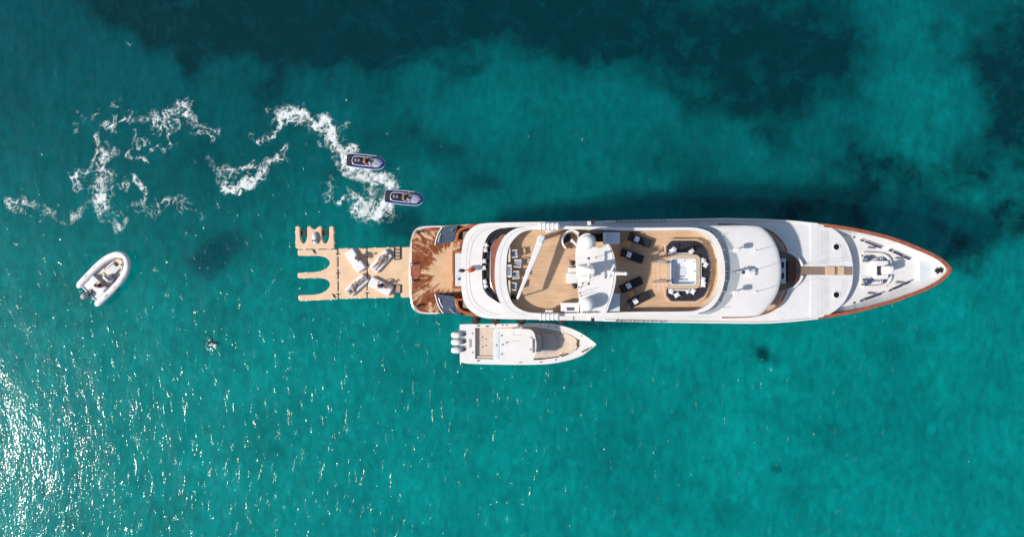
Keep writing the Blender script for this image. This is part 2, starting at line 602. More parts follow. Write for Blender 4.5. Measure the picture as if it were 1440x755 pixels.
def seabed():
    xs, ys = axis(-56, 56, 0.3, 1500), axis(-34, 34, 0.3, 1500)
    X, Y = np.meshgrid(xs, ys, indexing='ij')
    k = (H - ZB) / F
    px, py = X / k + CX, CY - Y / k
    # ragged edges of the meadows
    wx = (fbm(X * 0.14, Y * 0.14, 11, 6, 0.6) - 0.5) * 210
    wy = (fbm(X * 0.14 + 40, Y * 0.14, 23, 6, 0.6) - 0.5) * 170
    qx, qy = px + wx, py + wy

    def blob(cx, cy_, rx, ry, s=1.0, rot=0.0, p=2.0):
        dx, dy = qx - cx, qy - cy_
        c, sn = math.cos(R(rot)), math.sin(R(rot))
        u, v = (dx * c + dy * sn) / rx, (-dx * sn + dy * c) / ry
        return s * np.exp(-(u * u + v * v) ** (p / 2))
    g = np.zeros_like(X)
    g += blob(480, -60, 400, 135, 1.35, p=4)
    g += blob(330, 45, 200, 48, 0.75, rot=6, p=3)
    g += blob(780, 35, 170, 60, 0.9, p=3)
    g += blob(1075, 110, 150, 95, 0.95, rot=-10, p=3)
    g += blob(1040, 20, 210, 80, 0.7, p=3)
    g += blob(950, 120, 60, 40, 0.5)
    g += blob(1440, 140, 60, 120, 1.0, rot=15)
    g += blob(1390, 60, 60, 40, 0.7)
    g += blob(1390, 240, 60, 28, 0.55)
    g += blob(1290, 190, 16, 60, 0.45, rot=8)
    g += blob(1170, 258, 190, 48, 0.75, p=3)  # yacht's cast shadow band, darkened into the bed through the seagrass mask
    g += blob(1370, 318, 130, 44, 0.72, rot=10, p=3)  # the same painted shadow carried on past the bow
    g += blob(560, 200, 70, 60, 0.32)
    g += blob(245, 235, 60, 70, 0.25)
    g += blob(690, 170, 50, 26, 0.30)
    g -= blob(760, 130, 130, 75, 0.5)
    g -= blob(1270, 110, 70, 150, 0.35, rot=-12)
    pat = fbm(X * 0.24, Y * 0.24, 61, 6, 0.65)
    grass_shade = np.clip((g - 0.06 + (pat - 0.5) * 2.3 * np.clip(g * 1.5 + 0.06, 0, 0.8)), 0, 1.0)
    # lone weed clumps and coral heads on the pale sand
    ux, uy = px + wx * 0.10, py + wy * 0.10
    for cx, cy_, r, s in ((1070, 498, 13, 0.78), (1085, 505, 8, 0.3), (1125, 534, 24, 0.20), (1165, 612, 26, 0.22), (1093, 657, 7, 0.6), (1020, 720, 22, 0.26),
                          (1115, 705, 22, 0.16), (1200, 600, 9, 0.25), (1255, 566, 11, 0.22), (1295, 542, 7, 0.3), (1300, 471, 14, 0.25),
                          (1170, 520, 40, 0.10), (880, 650, 70, 0.10), (780, 655, 14, 0.2), (650, 560, 70, 0.12), (1380, 570, 24, 0.13), (985, 690, 9, 0.2), (930, 560, 60, .08)):
        lump = fbm(X * 1.2 + cx, Y * 1.2, 77, 3, 0.6)
        grass_shade = np.maximum(grass_shade, s * np.clip(1.6 * np.exp(-((ux - cx) ** 2 + (uy - cy_) ** 2) / (r * r)) - 1.1 * (lump - 0.25), 0, 1))
    # shoals: the bed rises towards the lower half of the view and falls away to the upper
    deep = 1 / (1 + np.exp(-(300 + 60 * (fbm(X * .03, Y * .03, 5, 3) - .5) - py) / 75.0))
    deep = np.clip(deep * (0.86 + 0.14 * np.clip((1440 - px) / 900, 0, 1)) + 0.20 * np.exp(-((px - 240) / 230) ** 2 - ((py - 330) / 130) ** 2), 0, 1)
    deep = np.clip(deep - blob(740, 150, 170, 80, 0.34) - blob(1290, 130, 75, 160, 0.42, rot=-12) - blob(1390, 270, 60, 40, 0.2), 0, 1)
    Z = ZB + (fbm(X * 0.07, Y * 0.07, 31, 2) - 0.5) * 1.0 + (fbm(X * 0.3, Y * 0.3, 37, 2) - 0.5) * 0.16 + 0.25 * grass_shade * fbm(X * 0.5, Y * 0.5, 91, 2)
    m = bpy.data.materials.new('sand_seagrass_shade')
    m.use_nodes = True
    n, l = nodes_of(m)
    b = n['Principled BSDF']
    b.inputs['Roughness'].default_value = 0.95
    b.inputs['Specular IOR Level'].default_value = 0.0
    # turbid water over loose sand: light spreads sideways before it comes back up
    b.subsurface_method = 'BURLEY'
    b.inputs['Subsurface Weight'].default_value = 1.0
    b.inputs['Subsurface Radius'].default_value = (1, 1, 1)
    b.inputs['Subsurface Scale'].default_value = 4.5
    tc = n.new('ShaderNodeTexCoord')
    a1 = n.new('ShaderNodeAttribute'); a1.attribute_name = 'grass_shade'
    a2 = n.new('ShaderNodeAttribute'); a2.attribute_name = 'silt'
    nz = n.new('ShaderNodeTexNoise'); nz.inputs['Scale'].default_value = 1.1; nz.inputs['Detail'].default_value = 7; nz.inputs['Roughness'].default_value = 0.65
    l.new(tc.outputs['Object'], nz.inputs['Vector'])
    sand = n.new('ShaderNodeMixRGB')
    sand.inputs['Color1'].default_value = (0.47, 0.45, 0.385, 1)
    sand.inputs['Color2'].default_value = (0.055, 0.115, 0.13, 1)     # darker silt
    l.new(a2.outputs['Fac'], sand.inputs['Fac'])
    sv = n.new('ShaderNodeMixRGB'); sv.blend_type = 'MULTIPLY'; sv.inputs['Fac'].default_value = 1
    rp = n.new('ShaderNodeValToRGB')
    rp.color_ramp.elements[0].position = 0.3; rp.color_ramp.elements[0].color = (0.80, 0.80, 0.80, 1)
    rp.color_ramp.elements[1].position = 0.7; rp.color_ramp.elements[1].color = (1.08, 1.08, 1.08, 1)
    l.new(nz.outputs['Fac'], rp.inputs['Fac'])
    # drift mottling, and streaks that put lit water ripples into the sand colour
    mp2 = n.new('ShaderNodeMapping'); mp2.inputs['Rotation'].default_value = (0, 0, R(-20)); mp2.inputs['Scale'].default_value = (1.0, 0.45, 1)
    l.new(tc.outputs['Object'], mp2.inputs['Vector'])
    nr = n.new('ShaderNodeTexNoise'); nr.inputs['Scale'].default_value = 1.5; nr.inputs['Detail'].default_value = 4; nr.inputs['Distortion'].default_value = 0.6
    l.new(mp2.outputs[0], nr.inputs['Vector'])
    nb = n.new('ShaderNodeTexNoise'); nb.inputs['Scale'].default_value = 0.16; nb.inputs['Detail'].default_value = 6; nb.inputs['Roughness'].default_value = 0.6
    l.new(tc.outputs['Object'], nb.inputs['Vector'])
    m1 = n.new('ShaderNodeMath'); m1.operation = 'MULTIPLY_ADD'; m1.inputs[1].default_value = 0.95; m1.inputs[2].default_value = 0.525
    l.new(nr.outputs['Fac'], m1.inputs[0])
    m2 = n.new('ShaderNodeMath'); m2.operation = 'MULTIPLY_ADD'; m2.inputs[1].default_value = 0.9; m2.inputs[2].default_value = 0.55
    l.new(nb.outputs['Fac'], m2.inputs[0])
    m3 = n.new('ShaderNodeMath'); m3.operation = 'MULTIPLY'; l.new(m1.outputs[0], m3.inputs[0]); l.new(m2.outputs[0], m3.inputs[1])
    sv0 = n.new('ShaderNodeVectorMath'); sv0.operation = 'SCALE'
    l.new(sand.outputs[0], sv0.inputs[0]); l.new(m3.outputs[0], sv0.inputs['Scale'])
    l.new(sv0.outputs[0], sv.inputs['Color1']); l.new(rp.outputs[0], sv.inputs['Color2'])
    mx = n.new('ShaderNodeMixRGB')
    mx.inputs['Color2'].default_value = (0.022, 0.024, 0.030, 1)
    # ragged blades and sand channels inside the meadows
    ng = n.new('ShaderNodeTexNoise'); ng.inputs['Scale'].default_value = 0.55; ng.inputs['Detail'].default_value = 9; ng.inputs['Roughness'].default_value = 0.72; ng.inputs['Distortion'].default_value = 0.8
    l.new(tc.outputs['Object'], ng.inputs['Vector'])
    gm = n.new('ShaderNodeMath'); gm.operation = 'MULTIPLY_ADD'; gm.inputs[1].default_value = 2.4; gm.inputs[2].default_value = -0.20
    l.new(ng.outputs['Fac'], gm.inputs[0])
    gg = n.new('ShaderNodeMath'); gg.operation = 'MULTIPLY'; gg.use_clamp = True
    l.new(a1.outputs['Fac'], gg.inputs[0]); l.new(gm.outputs[0], gg.inputs[1])
    l.new(gg.outputs[0], mx.inputs['Fac'])
    l.new(sv.outputs[0], mx.inputs['Color1'])
    l.new(mx.outputs[0], b.inputs['Base Color'])
    o = grid_obj('seabed', xs, ys, Z, m, (('grass_shade', grass_shade), ('silt', deep)))
    o['kind'] = 'structure'
    return o


seabed()


# ================================================================== the water
def water():
    xs, ys = axis(-54, 54, 0.22, 1500), axis(-32, 32, 0.22, 1500)
    X, Y = np.meshgrid(xs, ys, indexing='ij')
    edge = np.clip((60 - np.abs(X)) / 8, 0, 1) * np.clip((38 - np.abs(Y)) / 6, 0, 1)
    Z = wave_h(X, Y) * edge
    m = bpy.data.materials.new('sea_water')
    m.use_nodes = True
    n, l = nodes_of(m)
    n.remove(n['Principled BSDF'])
    out = n['Material Output']
    tc = n.new('ShaderNodeTexCoord')

    def noise(scale, rot, sx, sy, detail, rough=0.55, dist=0.0):
        mp = n.new('ShaderNodeMapping')
        mp.inputs['Rotation'].default_value = (0, 0, rot)
        mp.inputs['Scale'].default_value = (sx, sy, 1)
        l.new(tc.outputs['Object'], mp.inputs['Vector'])
        t = n.new('ShaderNodeTexNoise')
        t.inputs['Scale'].default_value = scale
        t.inputs['Detail'].default_value = detail
        t.inputs['Roughness'].default_value = rough
        t.inputs['Distortion'].default_value = dist
        l.new(mp.outputs[0], t.inputs['Vector'])
        return t
    n1 = noise(0.62, R(-20), 1.0, 0.45, 3, 0.5, 0.4)
    n2 = noise(2.3, R(-12), 1.0, 0.42, 3, 0.55, 0.5)
    n3 = noise(6.5, R(-35), 1.0, 0.6, 2, 0.5, 0.3)
    # wind gusts: some patches of the sea are rougher than others
    gust = noise(0.05, 0, 1, 1, 3, 0.5)
    gr = n.new('ShaderNodeMapRange'); gr.inputs['From Min'].default_value = 0.35; gr.inputs['From Max'].default_value = 0.65
    gr.inputs['To Min'].default_value = 0.75; gr.inputs['To Max'].default_value = 1.25
    l.new(gust.outputs['Fac'], gr.inputs['Value'])
    s1 = n.new('ShaderNodeMath'); s1.operation = 'MULTIPLY'; s1.inputs[1].default_value = 0.018
    l.new(n1.outputs['Fac'], s1.inputs[0])
    s2 = n.new('ShaderNodeMath'); s2.operation = 'MULTIPLY_ADD'; s2.inputs[1].default_value = 0.024
    l.new(n2.outputs['Fac'], s2.inputs[0]); l.new(s1.outputs[0], s2.inputs[2])
    s3 = n.new('ShaderNodeMath'); s3.operation = 'MULTIPLY_ADD'; s3.inputs[1].default_value = 0.015
    l.new(n3.outputs['Fac'], s3.inputs[0]); l.new(s2.outputs[0], s3.inputs[2])
    # sparse steep little crests that catch the sun far from the glitter path
    n4 = noise(2.3, R(-18), 1.0, 0.32, 3, 0.6, 0.6)
    cr = n.new('ShaderNodeMapRange'); cr.interpolation_type = 'SMOOTHSTEP'
    cr.inputs['From Min'].default_value = 0.57; cr.inputs['From Max'].default_value = 0.80
    cr.inputs['To Max'].default_value = 0.036
    l.new(n4.outputs['Fac'], cr.inputs['Value'])
    s5 = n.new('ShaderNodeMath'); s5.operation = 'ADD'
    l.new(s3.outputs[0], s5.inputs[0]); l.new(cr.outputs[0], s5.inputs[1])
    s4 = n.new('ShaderNodeMath'); s4.operation = 'MULTIPLY'
    l.new(s5.outputs[0], s4.inputs[0]); l.new(gr.outputs[0], s4.inputs[1])
    bp = n.new('ShaderNodeBump'); bp.inputs['Strength'].default_value = 1.0; bp.inputs['Distance'].default_value = 1.0
    l.new(s4.outputs[0], bp.inputs['Height'])
    fr = n.new('ShaderNodeFresnel')
    # rays pass straight through the sheet, so its underside must not reflect totally: invert the index there
    geo = n.new('ShaderNodeNewGeometry')
    io = n.new('ShaderNodeMapRange'); io.inputs['To Min'].default_value = 1.333; io.inputs['To Max'].default_value = 1 / 1.333
    l.new(geo.outputs['Backfacing'], io.inputs['Value']); l.new(io.outputs[0], fr.inputs['IOR'])
    l.new(bp.outputs[0], fr.inputs['Normal'])
    gl = n.new('ShaderNodeBsdfGlossy'); gl.inputs['Roughness'].default_value = 0.12
    l.new(bp.outputs[0], gl.inputs['Normal'])
    tr = n.new('ShaderNodeBsdfTransparent'); tr.inputs['Color'].default_value = (0.010, 0.745, 0.770, 1)
    df = n.new('ShaderNodeBsdfDiffuse'); df.inputs['Color'].default_value = (0.001, 0.11, 0.13, 1)
    l.new(bp.outputs[0], df.inputs['Normal'])
    body = n.new('ShaderNodeMixShader'); body.inputs[0].default_value = 0.15
    l.new(tr.outputs[0], body.inputs[1]); l.new(df.outputs[0], body.inputs[2])
    mx = n.new('ShaderNodeMixShader')
    l.new(fr.outputs[0], mx.inputs[0]); l.new(body.outputs[0], mx.inputs[1]); l.new(gl.outputs[0], mx.inputs[2])
    l.new(mx.outputs[0], out.inputs['Surface'])
    o = grid_obj('sea', xs, ys, Z, m)
    o['kind'] = 'structure'
    return o


water()


# ================================================================== wake foam
def seg_d(X, Y, a, b):
    ax, ay = a; bx, by = b
    dx, dy = bx - ax, by - ay
    t = np.clip(((X - ax) * dx + (Y - ay) * dy) / (dx * dx + dy * dy + 1e-9), 0, 1)
    return np.hypot(X - ax - t * dx, Y - ay - t * dy), t


def foam(name, label, trails, seed, cell=0.048, soft=0.0):
    """trails: list of (points in photo pixels, half width in px, strength)"""
    allp = [p for t in trails for p in t[0]]
    k = H / F
    x0 = (min(p[0] for p in allp) - 30 - CX) * k; x1 = (max(p[0] for p in allp) + 30 - CX) * k
    y0 = (CY - max(p[1] for p in allp) - 30) * k; y1 = (CY - min(p[1] for p in allp) + 30) * k
    xs, ys = np.arange(x0, x1, cell), np.arange(y0, y1, cell)
    X, Y = np.meshgrid(xs, ys, indexing='ij')
    wx = (fbm(X * 0.9, Y * 0.9, seed, 4) - 0.5) * 1.9
    wy = (fbm(X * 0.9 + 50, Y * 0.9, seed + 9, 4) - 0.5) * 1.9
    D = np.zeros_like(X)
    for pts, hw, st in trails:
        if seed == 200:
            hw, st = hw * 1.0, st * 0.84
        pts = spline([tuple(p) for p in pts], 4, closed=False) if len(pts) > 2 else pts
        P = [((p[0] - CX) * k, (CY - p[1]) * k) for p in pts]
        for i in range(len(P) - 1):
            a, b = P[i], P[i + 1]
            m = hw * k * 4 + 2.0
            ix = np.where((xs > min(a[0], b[0]) - m) & (xs < max(a[0], b[0]) + m))[0]
            iy = np.where((ys > min(a[1], b[1]) - m) & (ys < max(a[1], b[1]) + m))[0]
            if not len(ix) or not len(iy):
                continue
            sl = np.ix_(ix, iy)
            d, t = seg_d(X[sl] + wx[sl], Y[sl] + wy[sl], a, b)
            D[sl] = np.maximum(D[sl], st * (0.70 * np.exp(-(d / (hw * k)) ** 2) + 0.32 * np.exp(-(d / (hw * k * 2.1)) ** 2)))
    # lace: thin filaments between bubbles, broken up by patchy noise, with a churned core
    u, v = X + 0.55 * wx, Y + 0.55 * wy
    def ridge(f, sd, p):
        return np.maximum(1 - np.abs(2 * fbm(u * f, v * f, sd, 4, 0.55) - 1) * 2.0, 0) ** p
    fine = fbm(X * 4.5, Y * 4.5, seed + 47, 3, 0.6)
    patch = fbm(X * 0.55, Y * 0.55, seed + 71, 3, 0.6)
    lace = np.maximum(ridge(1.15, seed + 21, 7), 0.85 * ridge(2.7, seed + 33, 5)) * np.clip(2.6 * patch - 0.55, 0.15, 1.2)
    core = (0.50 if seed == 200 else 0.85) * np.clip((D - 0.45) * 1.7, 0, 1) * np.clip(3.2 * fbm(u * 1.7, v * 1.7, seed + 90, 4, 0.6) - 1.05, 0, 1.3)
    val = np.clip(D * 1.9, 0, 1) * lace * 1.05 + core * (0.55 + 0.9 * (fine - 0.3)) + 0.25 * (fine - 0.5) * np.clip(D * 2, 0, 1) - 0.17
    dens = np.clip(np.clip(val / 0.62, 0, 1) + 0.13 * np.clip(D - 0.12, 0, 1) * np.clip(2.2 * fine - 0.5, 0, 1), 0, 1)
    keep = np.maximum.reduce([dens[:-1, :-1], dens[1:, :-1], dens[1:, 1:], dens[:-1, 1:]]) > 0.03
    Z = wave_h(X, Y) + 0.055 + 0.05 * dens * fine
    idx = np.arange(X.size).reshape(X.shape)
    q = np.stack([idx[:-1, :-1][keep], idx[1:, :-1][keep], idx[1:, 1:][keep], idx[:-1, 1:][keep]], 1)
    used, inv = np.unique(q.ravel(), return_inverse=True)
    co = np.stack([X.ravel()[used], Y.ravel()[used], Z.ravel()[used]], 1)
    me = bpy.data.meshes.new(name)
    me.vertices.add(len(co)); me.vertices.foreach_set('co', co.ravel())
    me.loops.add(q.size); me.loops.foreach_set('vertex_index', inv.ravel().astype(np.int32))
    me.polygons.add(len(q))
    me.polygons.foreach_set('loop_start', np.arange(0, q.size, 4)); me.polygons.foreach_set('loop_total', np.full(len(q), 4))
    me.update(calc_edges=True)
    at = me.attributes.new('dens', 'FLOAT', 'POINT'); at.data.foreach_set('value', dens.ravel()[used].astype(np.float32))
    me.materials.append(FOAM)
    o = bpy.data.objects.new(name, me)
    COL.objects.link(o)
    o['kind'] = 'stuff'
    tag(o, label, 'foam')
    return o


FOAM = bpy.data.materials.new('sea_foam')
FOAM.use_nodes = True
_n, _l = nodes_of(FOAM)
_b = _n['Principled BSDF']
_b.inputs['Base Color'].default_value = (0.80, 0.82, 0.80, 1)
_b.inputs['Roughness'].default_value = 0.9
_a = _n.new('ShaderNodeAttribute'); _a.attribute_name = 'dens'
_pw = _n.new('ShaderNodeMath'); _pw.operation = 'POWER'; _pw.inputs[1].default_value = 0.9
_l.new(_a.outputs['Fac'], _pw.inputs[0])
_m2 = _n.new('ShaderNodeMath'); _m2.operation = 'MULTIPLY'; _m2.inputs[1].default_value = 0.84
_l.new(_pw.outputs[0], _m2.inputs[0])
_l.new(_m2.outputs[0], _b.inputs['Alpha'])

foam('wake_foam', 'curling white wake behind the two blue jet skis', [
    ([(491, 224), (480, 211), (468, 197), (455, 182), (440, 169), (422, 159), (404, 158), (393, 168)], 8, 1.25),
    ([(393, 168), (388, 178), (376, 190), (362, 197)], 5, 0.55),
    ([(480, 205), (485, 195), (478, 180)], 6, 0.35),
    ([(489, 232), (470, 224), (461, 220)], 5, 0.55),
    ([(400, 214), (386, 227), (372, 241), (352, 257), (325, 262), (308, 253), (310, 240), (333, 236), (356, 230)], 5.5, 0.85),
    ([(300, 238), (292, 225)], 6, 0.6),
    ([(494, 236), (510, 246), (529, 256), (543, 262), (549, 254), (540, 243)], 8, 1.1),
    ([(520, 243), (538, 250), (546, 257)], 10, 1.1),
    ([(542, 278), (543, 288), (540, 297), (532, 304), (518, 302), (510, 298)], 9, 1.15),
    ([(508, 298), (504, 282), (499, 270), (492, 262)], 5, 0.8),
    ([(525, 290), (520, 275), (530, 268)], 10, 0.6),
    ([(469, 252), (464, 262), (466, 273)], 5, 0.55),
    ([(478, 283), (487, 280)], 4, 0.5),
], 100)
foam('wake_foam', 'broken lacy foam trails left of the jet skis', [
    ([(153, 210), (149, 232), (143, 256), (141, 275), (146, 296)], 9, 1.15),
    ([(137, 190), (132, 212), (123, 233), (109, 263)], 5, 0.75),
    ([(136, 288), (121, 293), (106, 300), (96, 309), (80, 308), (70, 303), (65, 283), (45, 284), (28, 287), (8, 276)], 6, 0.75),
    ([(8, 290), (26, 299)], 8, 0.45),
    ([(148, 300), (158, 312), (175, 318)], 6, 0.7),
    ([(172, 302), (160, 296)], 4, 0.6),
    ([(196, 255), (203, 270), (192, 287), (206, 294)], 3.5, 0.62),
    ([(157, 275), (168, 262), (178, 256)], 3, 0.55),
    ([(206, 170), (222, 168), (237, 173), (247, 158), (258, 157), (268, 166)], 8, 0.95),
    ([(240, 172), (243, 202)], 3.2, 0.7),
    ([(215, 185), (228, 181)], 5, 0.5),
    ([(280, 170), (292, 174), (304, 186)], 6, 0.5),
    ([(270, 193), (290, 190), (300, 198)], 5, 0.45),
    ([(148, 178), (160, 180), (164, 172)], 7, 0.6),
    ([(111, 167), (125, 160), (138, 155)], 5, 0.5),
    ([(178, 168), (186, 163), (198, 172)], 5, 0.55),
    ([(186, 180), (190, 196), (178, 213), (190, 221), (201, 228)], 3.2, 0.7),
    ([(195, 202), (207, 201)], 3, 0.5),
    ([(214, 213), (231, 205), (235, 209)], 3.2, 0.6),
    ([(106, 170), (112, 186)], 4, 0.45),
    ([(212, 290), (240, 289), (262, 288), (280, 296)], 7, 0.42),
    ([(168, 155), (160, 148), (176, 142)], 4, 0.42),
    ([(190, 303), (215, 300)], 8, 0.35),
], 200)
foam('wake_foam', 'small ring of white splash around the lone swimmer', [
    ([(289, 480), (290, 477), (296, 478)], 1.6, 1.3),
    ([(300, 482), (304, 486), (304, 491), (299, 494), (297, 491)], 1.6, 1.0),
    ([(298, 495), (299, 502)], 1.2, 0.7),
], 300, cell=0.035)

# ================================================================== the motor yacht
YZ = 380.5
yacht = thing('motor_yacht', 'long white motor yacht with teak decks lying at anchor', 'yacht', loc=W(960, YZ, 0))

# ---- hull: stations (x, upper edge y, lower edge y, height of that edge)
ST = [(613, 317.8, 441.2, 0.84), (632, 317, 441.8, 1.9), (650, 316, 443, 2.55), (672, 314.8, 445.5, 2.7), (689, 314, 447, 4.6), (720, 313, 448.3, 4.95),
      (760, 312, 449.5, 5.0), (850, 310.4, 451.6, 5.05), (940, 308.4, 453.5, 5.1), (1020, 306.8, 454.6, 5.0), (1062, 307.6, 455, 5.1), (1084, 308.5, 454.4, 5.15),
      (1105, 309.6, 453, 5.2), (1122, 310.9, 451.6, 5.22), (1150, 313.8, 448.7, 5.25), (1172, 316.2, 445.6, 5.3), (1198, 320.2, 440.8, 5.35), (1212, 322.8, 437.8, 5.36),
      (1234, 327.8, 431.6, 5.38), (1255, 333.6, 426, 5.4), (1280, 342.4, 417.2, 5.42), (1297, 349.4, 410.6, 5.44), (1308, 354.4, 405.6, 5.45), (1320, 361, 399.2, 5.47),
      (1328, 366.6, 393, 5.48), (1334, 372, 387, 5.5), (1338.5, 378.6, 379.8, 5.5)]


def hull_part():
    bm = B()
    rows = []
    for i, (x, yt, yb, zt) in enumerate(ST):
        t, b = W(x, yt, zt), W(x, yb, zt)
        mid = (t + b) / 2; hw = (t.y - b.y) / 2
        bow = max(0.0, (x - 1100) / 238.0) ** 1.5
        prof = [(1, zt), (1 - 0.03 - 0.09 * bow, zt * 0.66), (1 - 0.06 - 0.20 * bow, zt * 0.33), (0.90 - 0.32 * bow, 0.0), (0.68 - 0.40 * bow, -0.9), (0.02, -1.5 + 0.6 * bow)]
        rake = 0.75 * bow
        side = [(mid.x - rake * (zt - z), mid.y + hw * f, z) for f, z in prof]
        other = [(mid.x - rake * (zt - z), mid.y - hw * f, z) for f, z in prof]
        rows.append(side + other[::-1])
    vs = loft(bm, rows)
    bm.faces.new(vs[0])
    return emit('hull', bm, WHITE, yacht, smooth=50)


hull = hull_part()

# saloon windows and portholes along both sides of the hull
def hull_side(X, z, side):
    st = []
    for x, yt, yb, zt in ST:
        t, b = W(x, yt, zt), W(x, yb, zt); st.append((t.x, (t.y + b.y) / 2, (t.y - b.y) / 2, zt))
    for a, b in zip(st[:-1], st[1:]):
        if a[0] <= X <= b[0]:
            f = (X - a[0]) / (b[0] - a[0]); m, hw, zt = [a[k] + (b[k] - a[k]) * f for k in (1, 2, 3)]
            q = z / zt
            fr_ = 0.97 + 0.03 * (q - .66) / .34 if q > .66 else (0.94 + 0.03 * (q - .33) / .33 if q > .33 else 0.90 + 0.04 * q / .33)
            return Vector((X, m + side * (hw * fr_ + .025), z))


for sd_ in (-1, 1):
    for k in range(8):
        xa = 1.2 + k * 2.0
        bm = B(); n0 = 6
        loft(bm, [[hull_side(xa + 1.55 * i / n0, z, sd_) for i in range(n0 + 1)] for z in (3.2, 3.7, 4.15)]); emit('saloon_window', bm, BLACKGLASS, yacht)
    for k in range(9):
        xa = 1.5 + k * 1.9
        bm = B(); c_ = [hull_side(xa + .17 * math.cos(R(q)), 1.7 + .17 * math.sin(R(q)), sd_) for q in range(0, 360, 30)]; bm.faces.new([bm.verts.new(p) for p in c_]); emit('porthole', bm, BLACKGLASS, yacht)

# side decks and foredeck skin between the two hull edges
bm = B()
rows = []
for (x, yt, yb, zt) in ST:
    if 760 <= x <= 1150:
        t, b = W(x, yt, zt), W(x, yb, zt)
        rows.append([(t.x, t.y + (b.y - t.y) * f, zt - 0.015 + 0.06 * math.sin(math.pi * f)) for f in (0, 0.02, 0.1, 0.3, 0.5, 0.7, 0.9, 0.98, 1)])
loft(bm, rows)
emit('weather_deck', bm, WHITE2, yacht, smooth=50)
# low toe rail along both hull edges amidships
for side in (0, 1):
    bm = B()
    path = [W(s[0], s[1 + side], s[3])[:2] for s in ST if 800 <= s[0] <= 1150]
    zz = [s[3] for s in ST if 800 <= s[0] <= 1150]
    ribbon(bm, path, 0.14, lambda i: zz[i] - 0.05, lambda i: zz[i] + 0.10, side=(-1 if side == 0 else 1))
    emit('toe_rail', bm, WHITE, yacht, bevel=0.03)

# ---- swim platform
SP = spline([(576.2, 381), (577, 352), (579.5, 334), (583, 325), (589.5, 319.8), (600, 318.2), (613, 317.8)], 4, False)
SPfull = SP + [(640, 317.6), (660, 317.4), (660, 443), (640, 441.8)] + spline([(613, 441.2), (600, 441), (590, 439.2), (583.5, 433), (579.5, 424), (577.3, 405), (576.2, 381)], 4, False)[:-1]
bm = B(); plate(bm, wpx(SPfull, 0.95), 0.35, 0.90)
emit('swim_platform', bm, WHITE, yacht, bevel=0.05)
inn = []
for x, y in SPfull:
    inn.append((min(max(x, 579), 700), YZ + (y - YZ) * 0.968 + (0.2 if y > YZ else 0)))
bm = B(); plate(bm, wpx(inn, 0.95), 0.86, 0.925)
emit('aft_deck', bm, WETTEAK, yacht)
bm = B(); tube(bm, [W(x, y, 0.70) + Vector((0, 0, 0)) for x, y in [(p[0] - 0.3, p[1] - (0.3 if p[1] < YZ else -0.3)) for p in SP]], 0.07)
emit('rub_rail', bm, STEEL, yacht)
bm = B(); tube(bm, [W(p[0] - 0.3, 2 * YZ - 1.8 - p[1] + 0.3, 0.70) for p in SP], 0.07)
emit('rub_rail', bm, STEEL, yacht)
# landing pad in the middle of the platform edge: soaked hardwood board
bm = B(); pbox(bm, 577.5, 369.5, 591, 388.5, 0.9, 0.955)
emit('boarding_hatch', bm, CAPWOOD, yacht, bevel=0.01)
for yy in (326.5, 372, 395.5, 430):
    p = W(588 if yy in (326.5, 430) else 580.5, yy, 1.0)
    bm = B(); cyl(bm, p - Vector((0, 0, 0.1)), p + Vector((0, 0, 0.28)), 0.11, 0.07); ball(bm, p + Vector((0, 0, 0.30)), 0.12)
    cyl(bm, p + Vector((-0.2, 0.05, 0.2)), p + Vector((0.2, -0.05, 0.2)), 0.04)
    emit('mooring_bitt', bm, STEEL if yy in (372, 395.5) else DARKMETAL, yacht)

# ---- quarter wings beside the transom: glossy navy panels, white edging, varnished rails
QW = [[(612, 344.5), (614, 335), (617, 327), (622, 319.5), (643.5, 317.2), (640, 330), (639, 339.5)],
      [(612, 413.3), (639, 417), (643, 428), (649, 443), (624, 440.2), (619, 434), (615.5, 426)]]
for q in QW:
    bm = B()
    up = [W(x, y, 1.1 + max(0, (x - 613)) / 27 * 1.2) for x, y in q]
    vt = [bm.verts.new(p) for p in up]; vb = [bm.verts.new((p.x, p.y, 0.8)) for p in up]
    bm.faces.new(vt); bm.faces.new(vb[::-1])
    for i in range(len(q)):
        bm.faces.new((vt[i], vt[(i + 1) % len(q)], vb[(i + 1) % len(q)], vb[i]))
    w = emit('quarter_wing', bm, NAVY, yacht, smooth=20)
    bm = B()
    ed = q[:4] if q[0][1] < YZ else [q[0]] + q[:3:-1]
    tube(bm, [W(x - 0.2, y, 1.16 + max(0, (x - 613)) / 27 * 1.2) for x, y in ed], 0.055)
    emit('edge_trim', bm, WHITE, w)
    bm = B()
    gr = [(633, 325), (637, 320.5), (642.5, 317.5)] if q[0][1] < YZ else [(632, 433.5), (636, 438), (642.5, 441.5)]
    tube(bm, [W(x, y, 2.35) for x, y in gr], 0.05)
    emit('grab_rail', bm, STEEL, w)
    bm = B()
    gr = [(616, 341), (617.5, 334), (620, 328)] if q[0][1] < YZ else [(617, 419), (619, 426), (624, 435)]
    tube(bm, [W(x, y, 1.5) for x, y in gr], 0.03)
    emit('grab_rail', bm, WHITE, w)
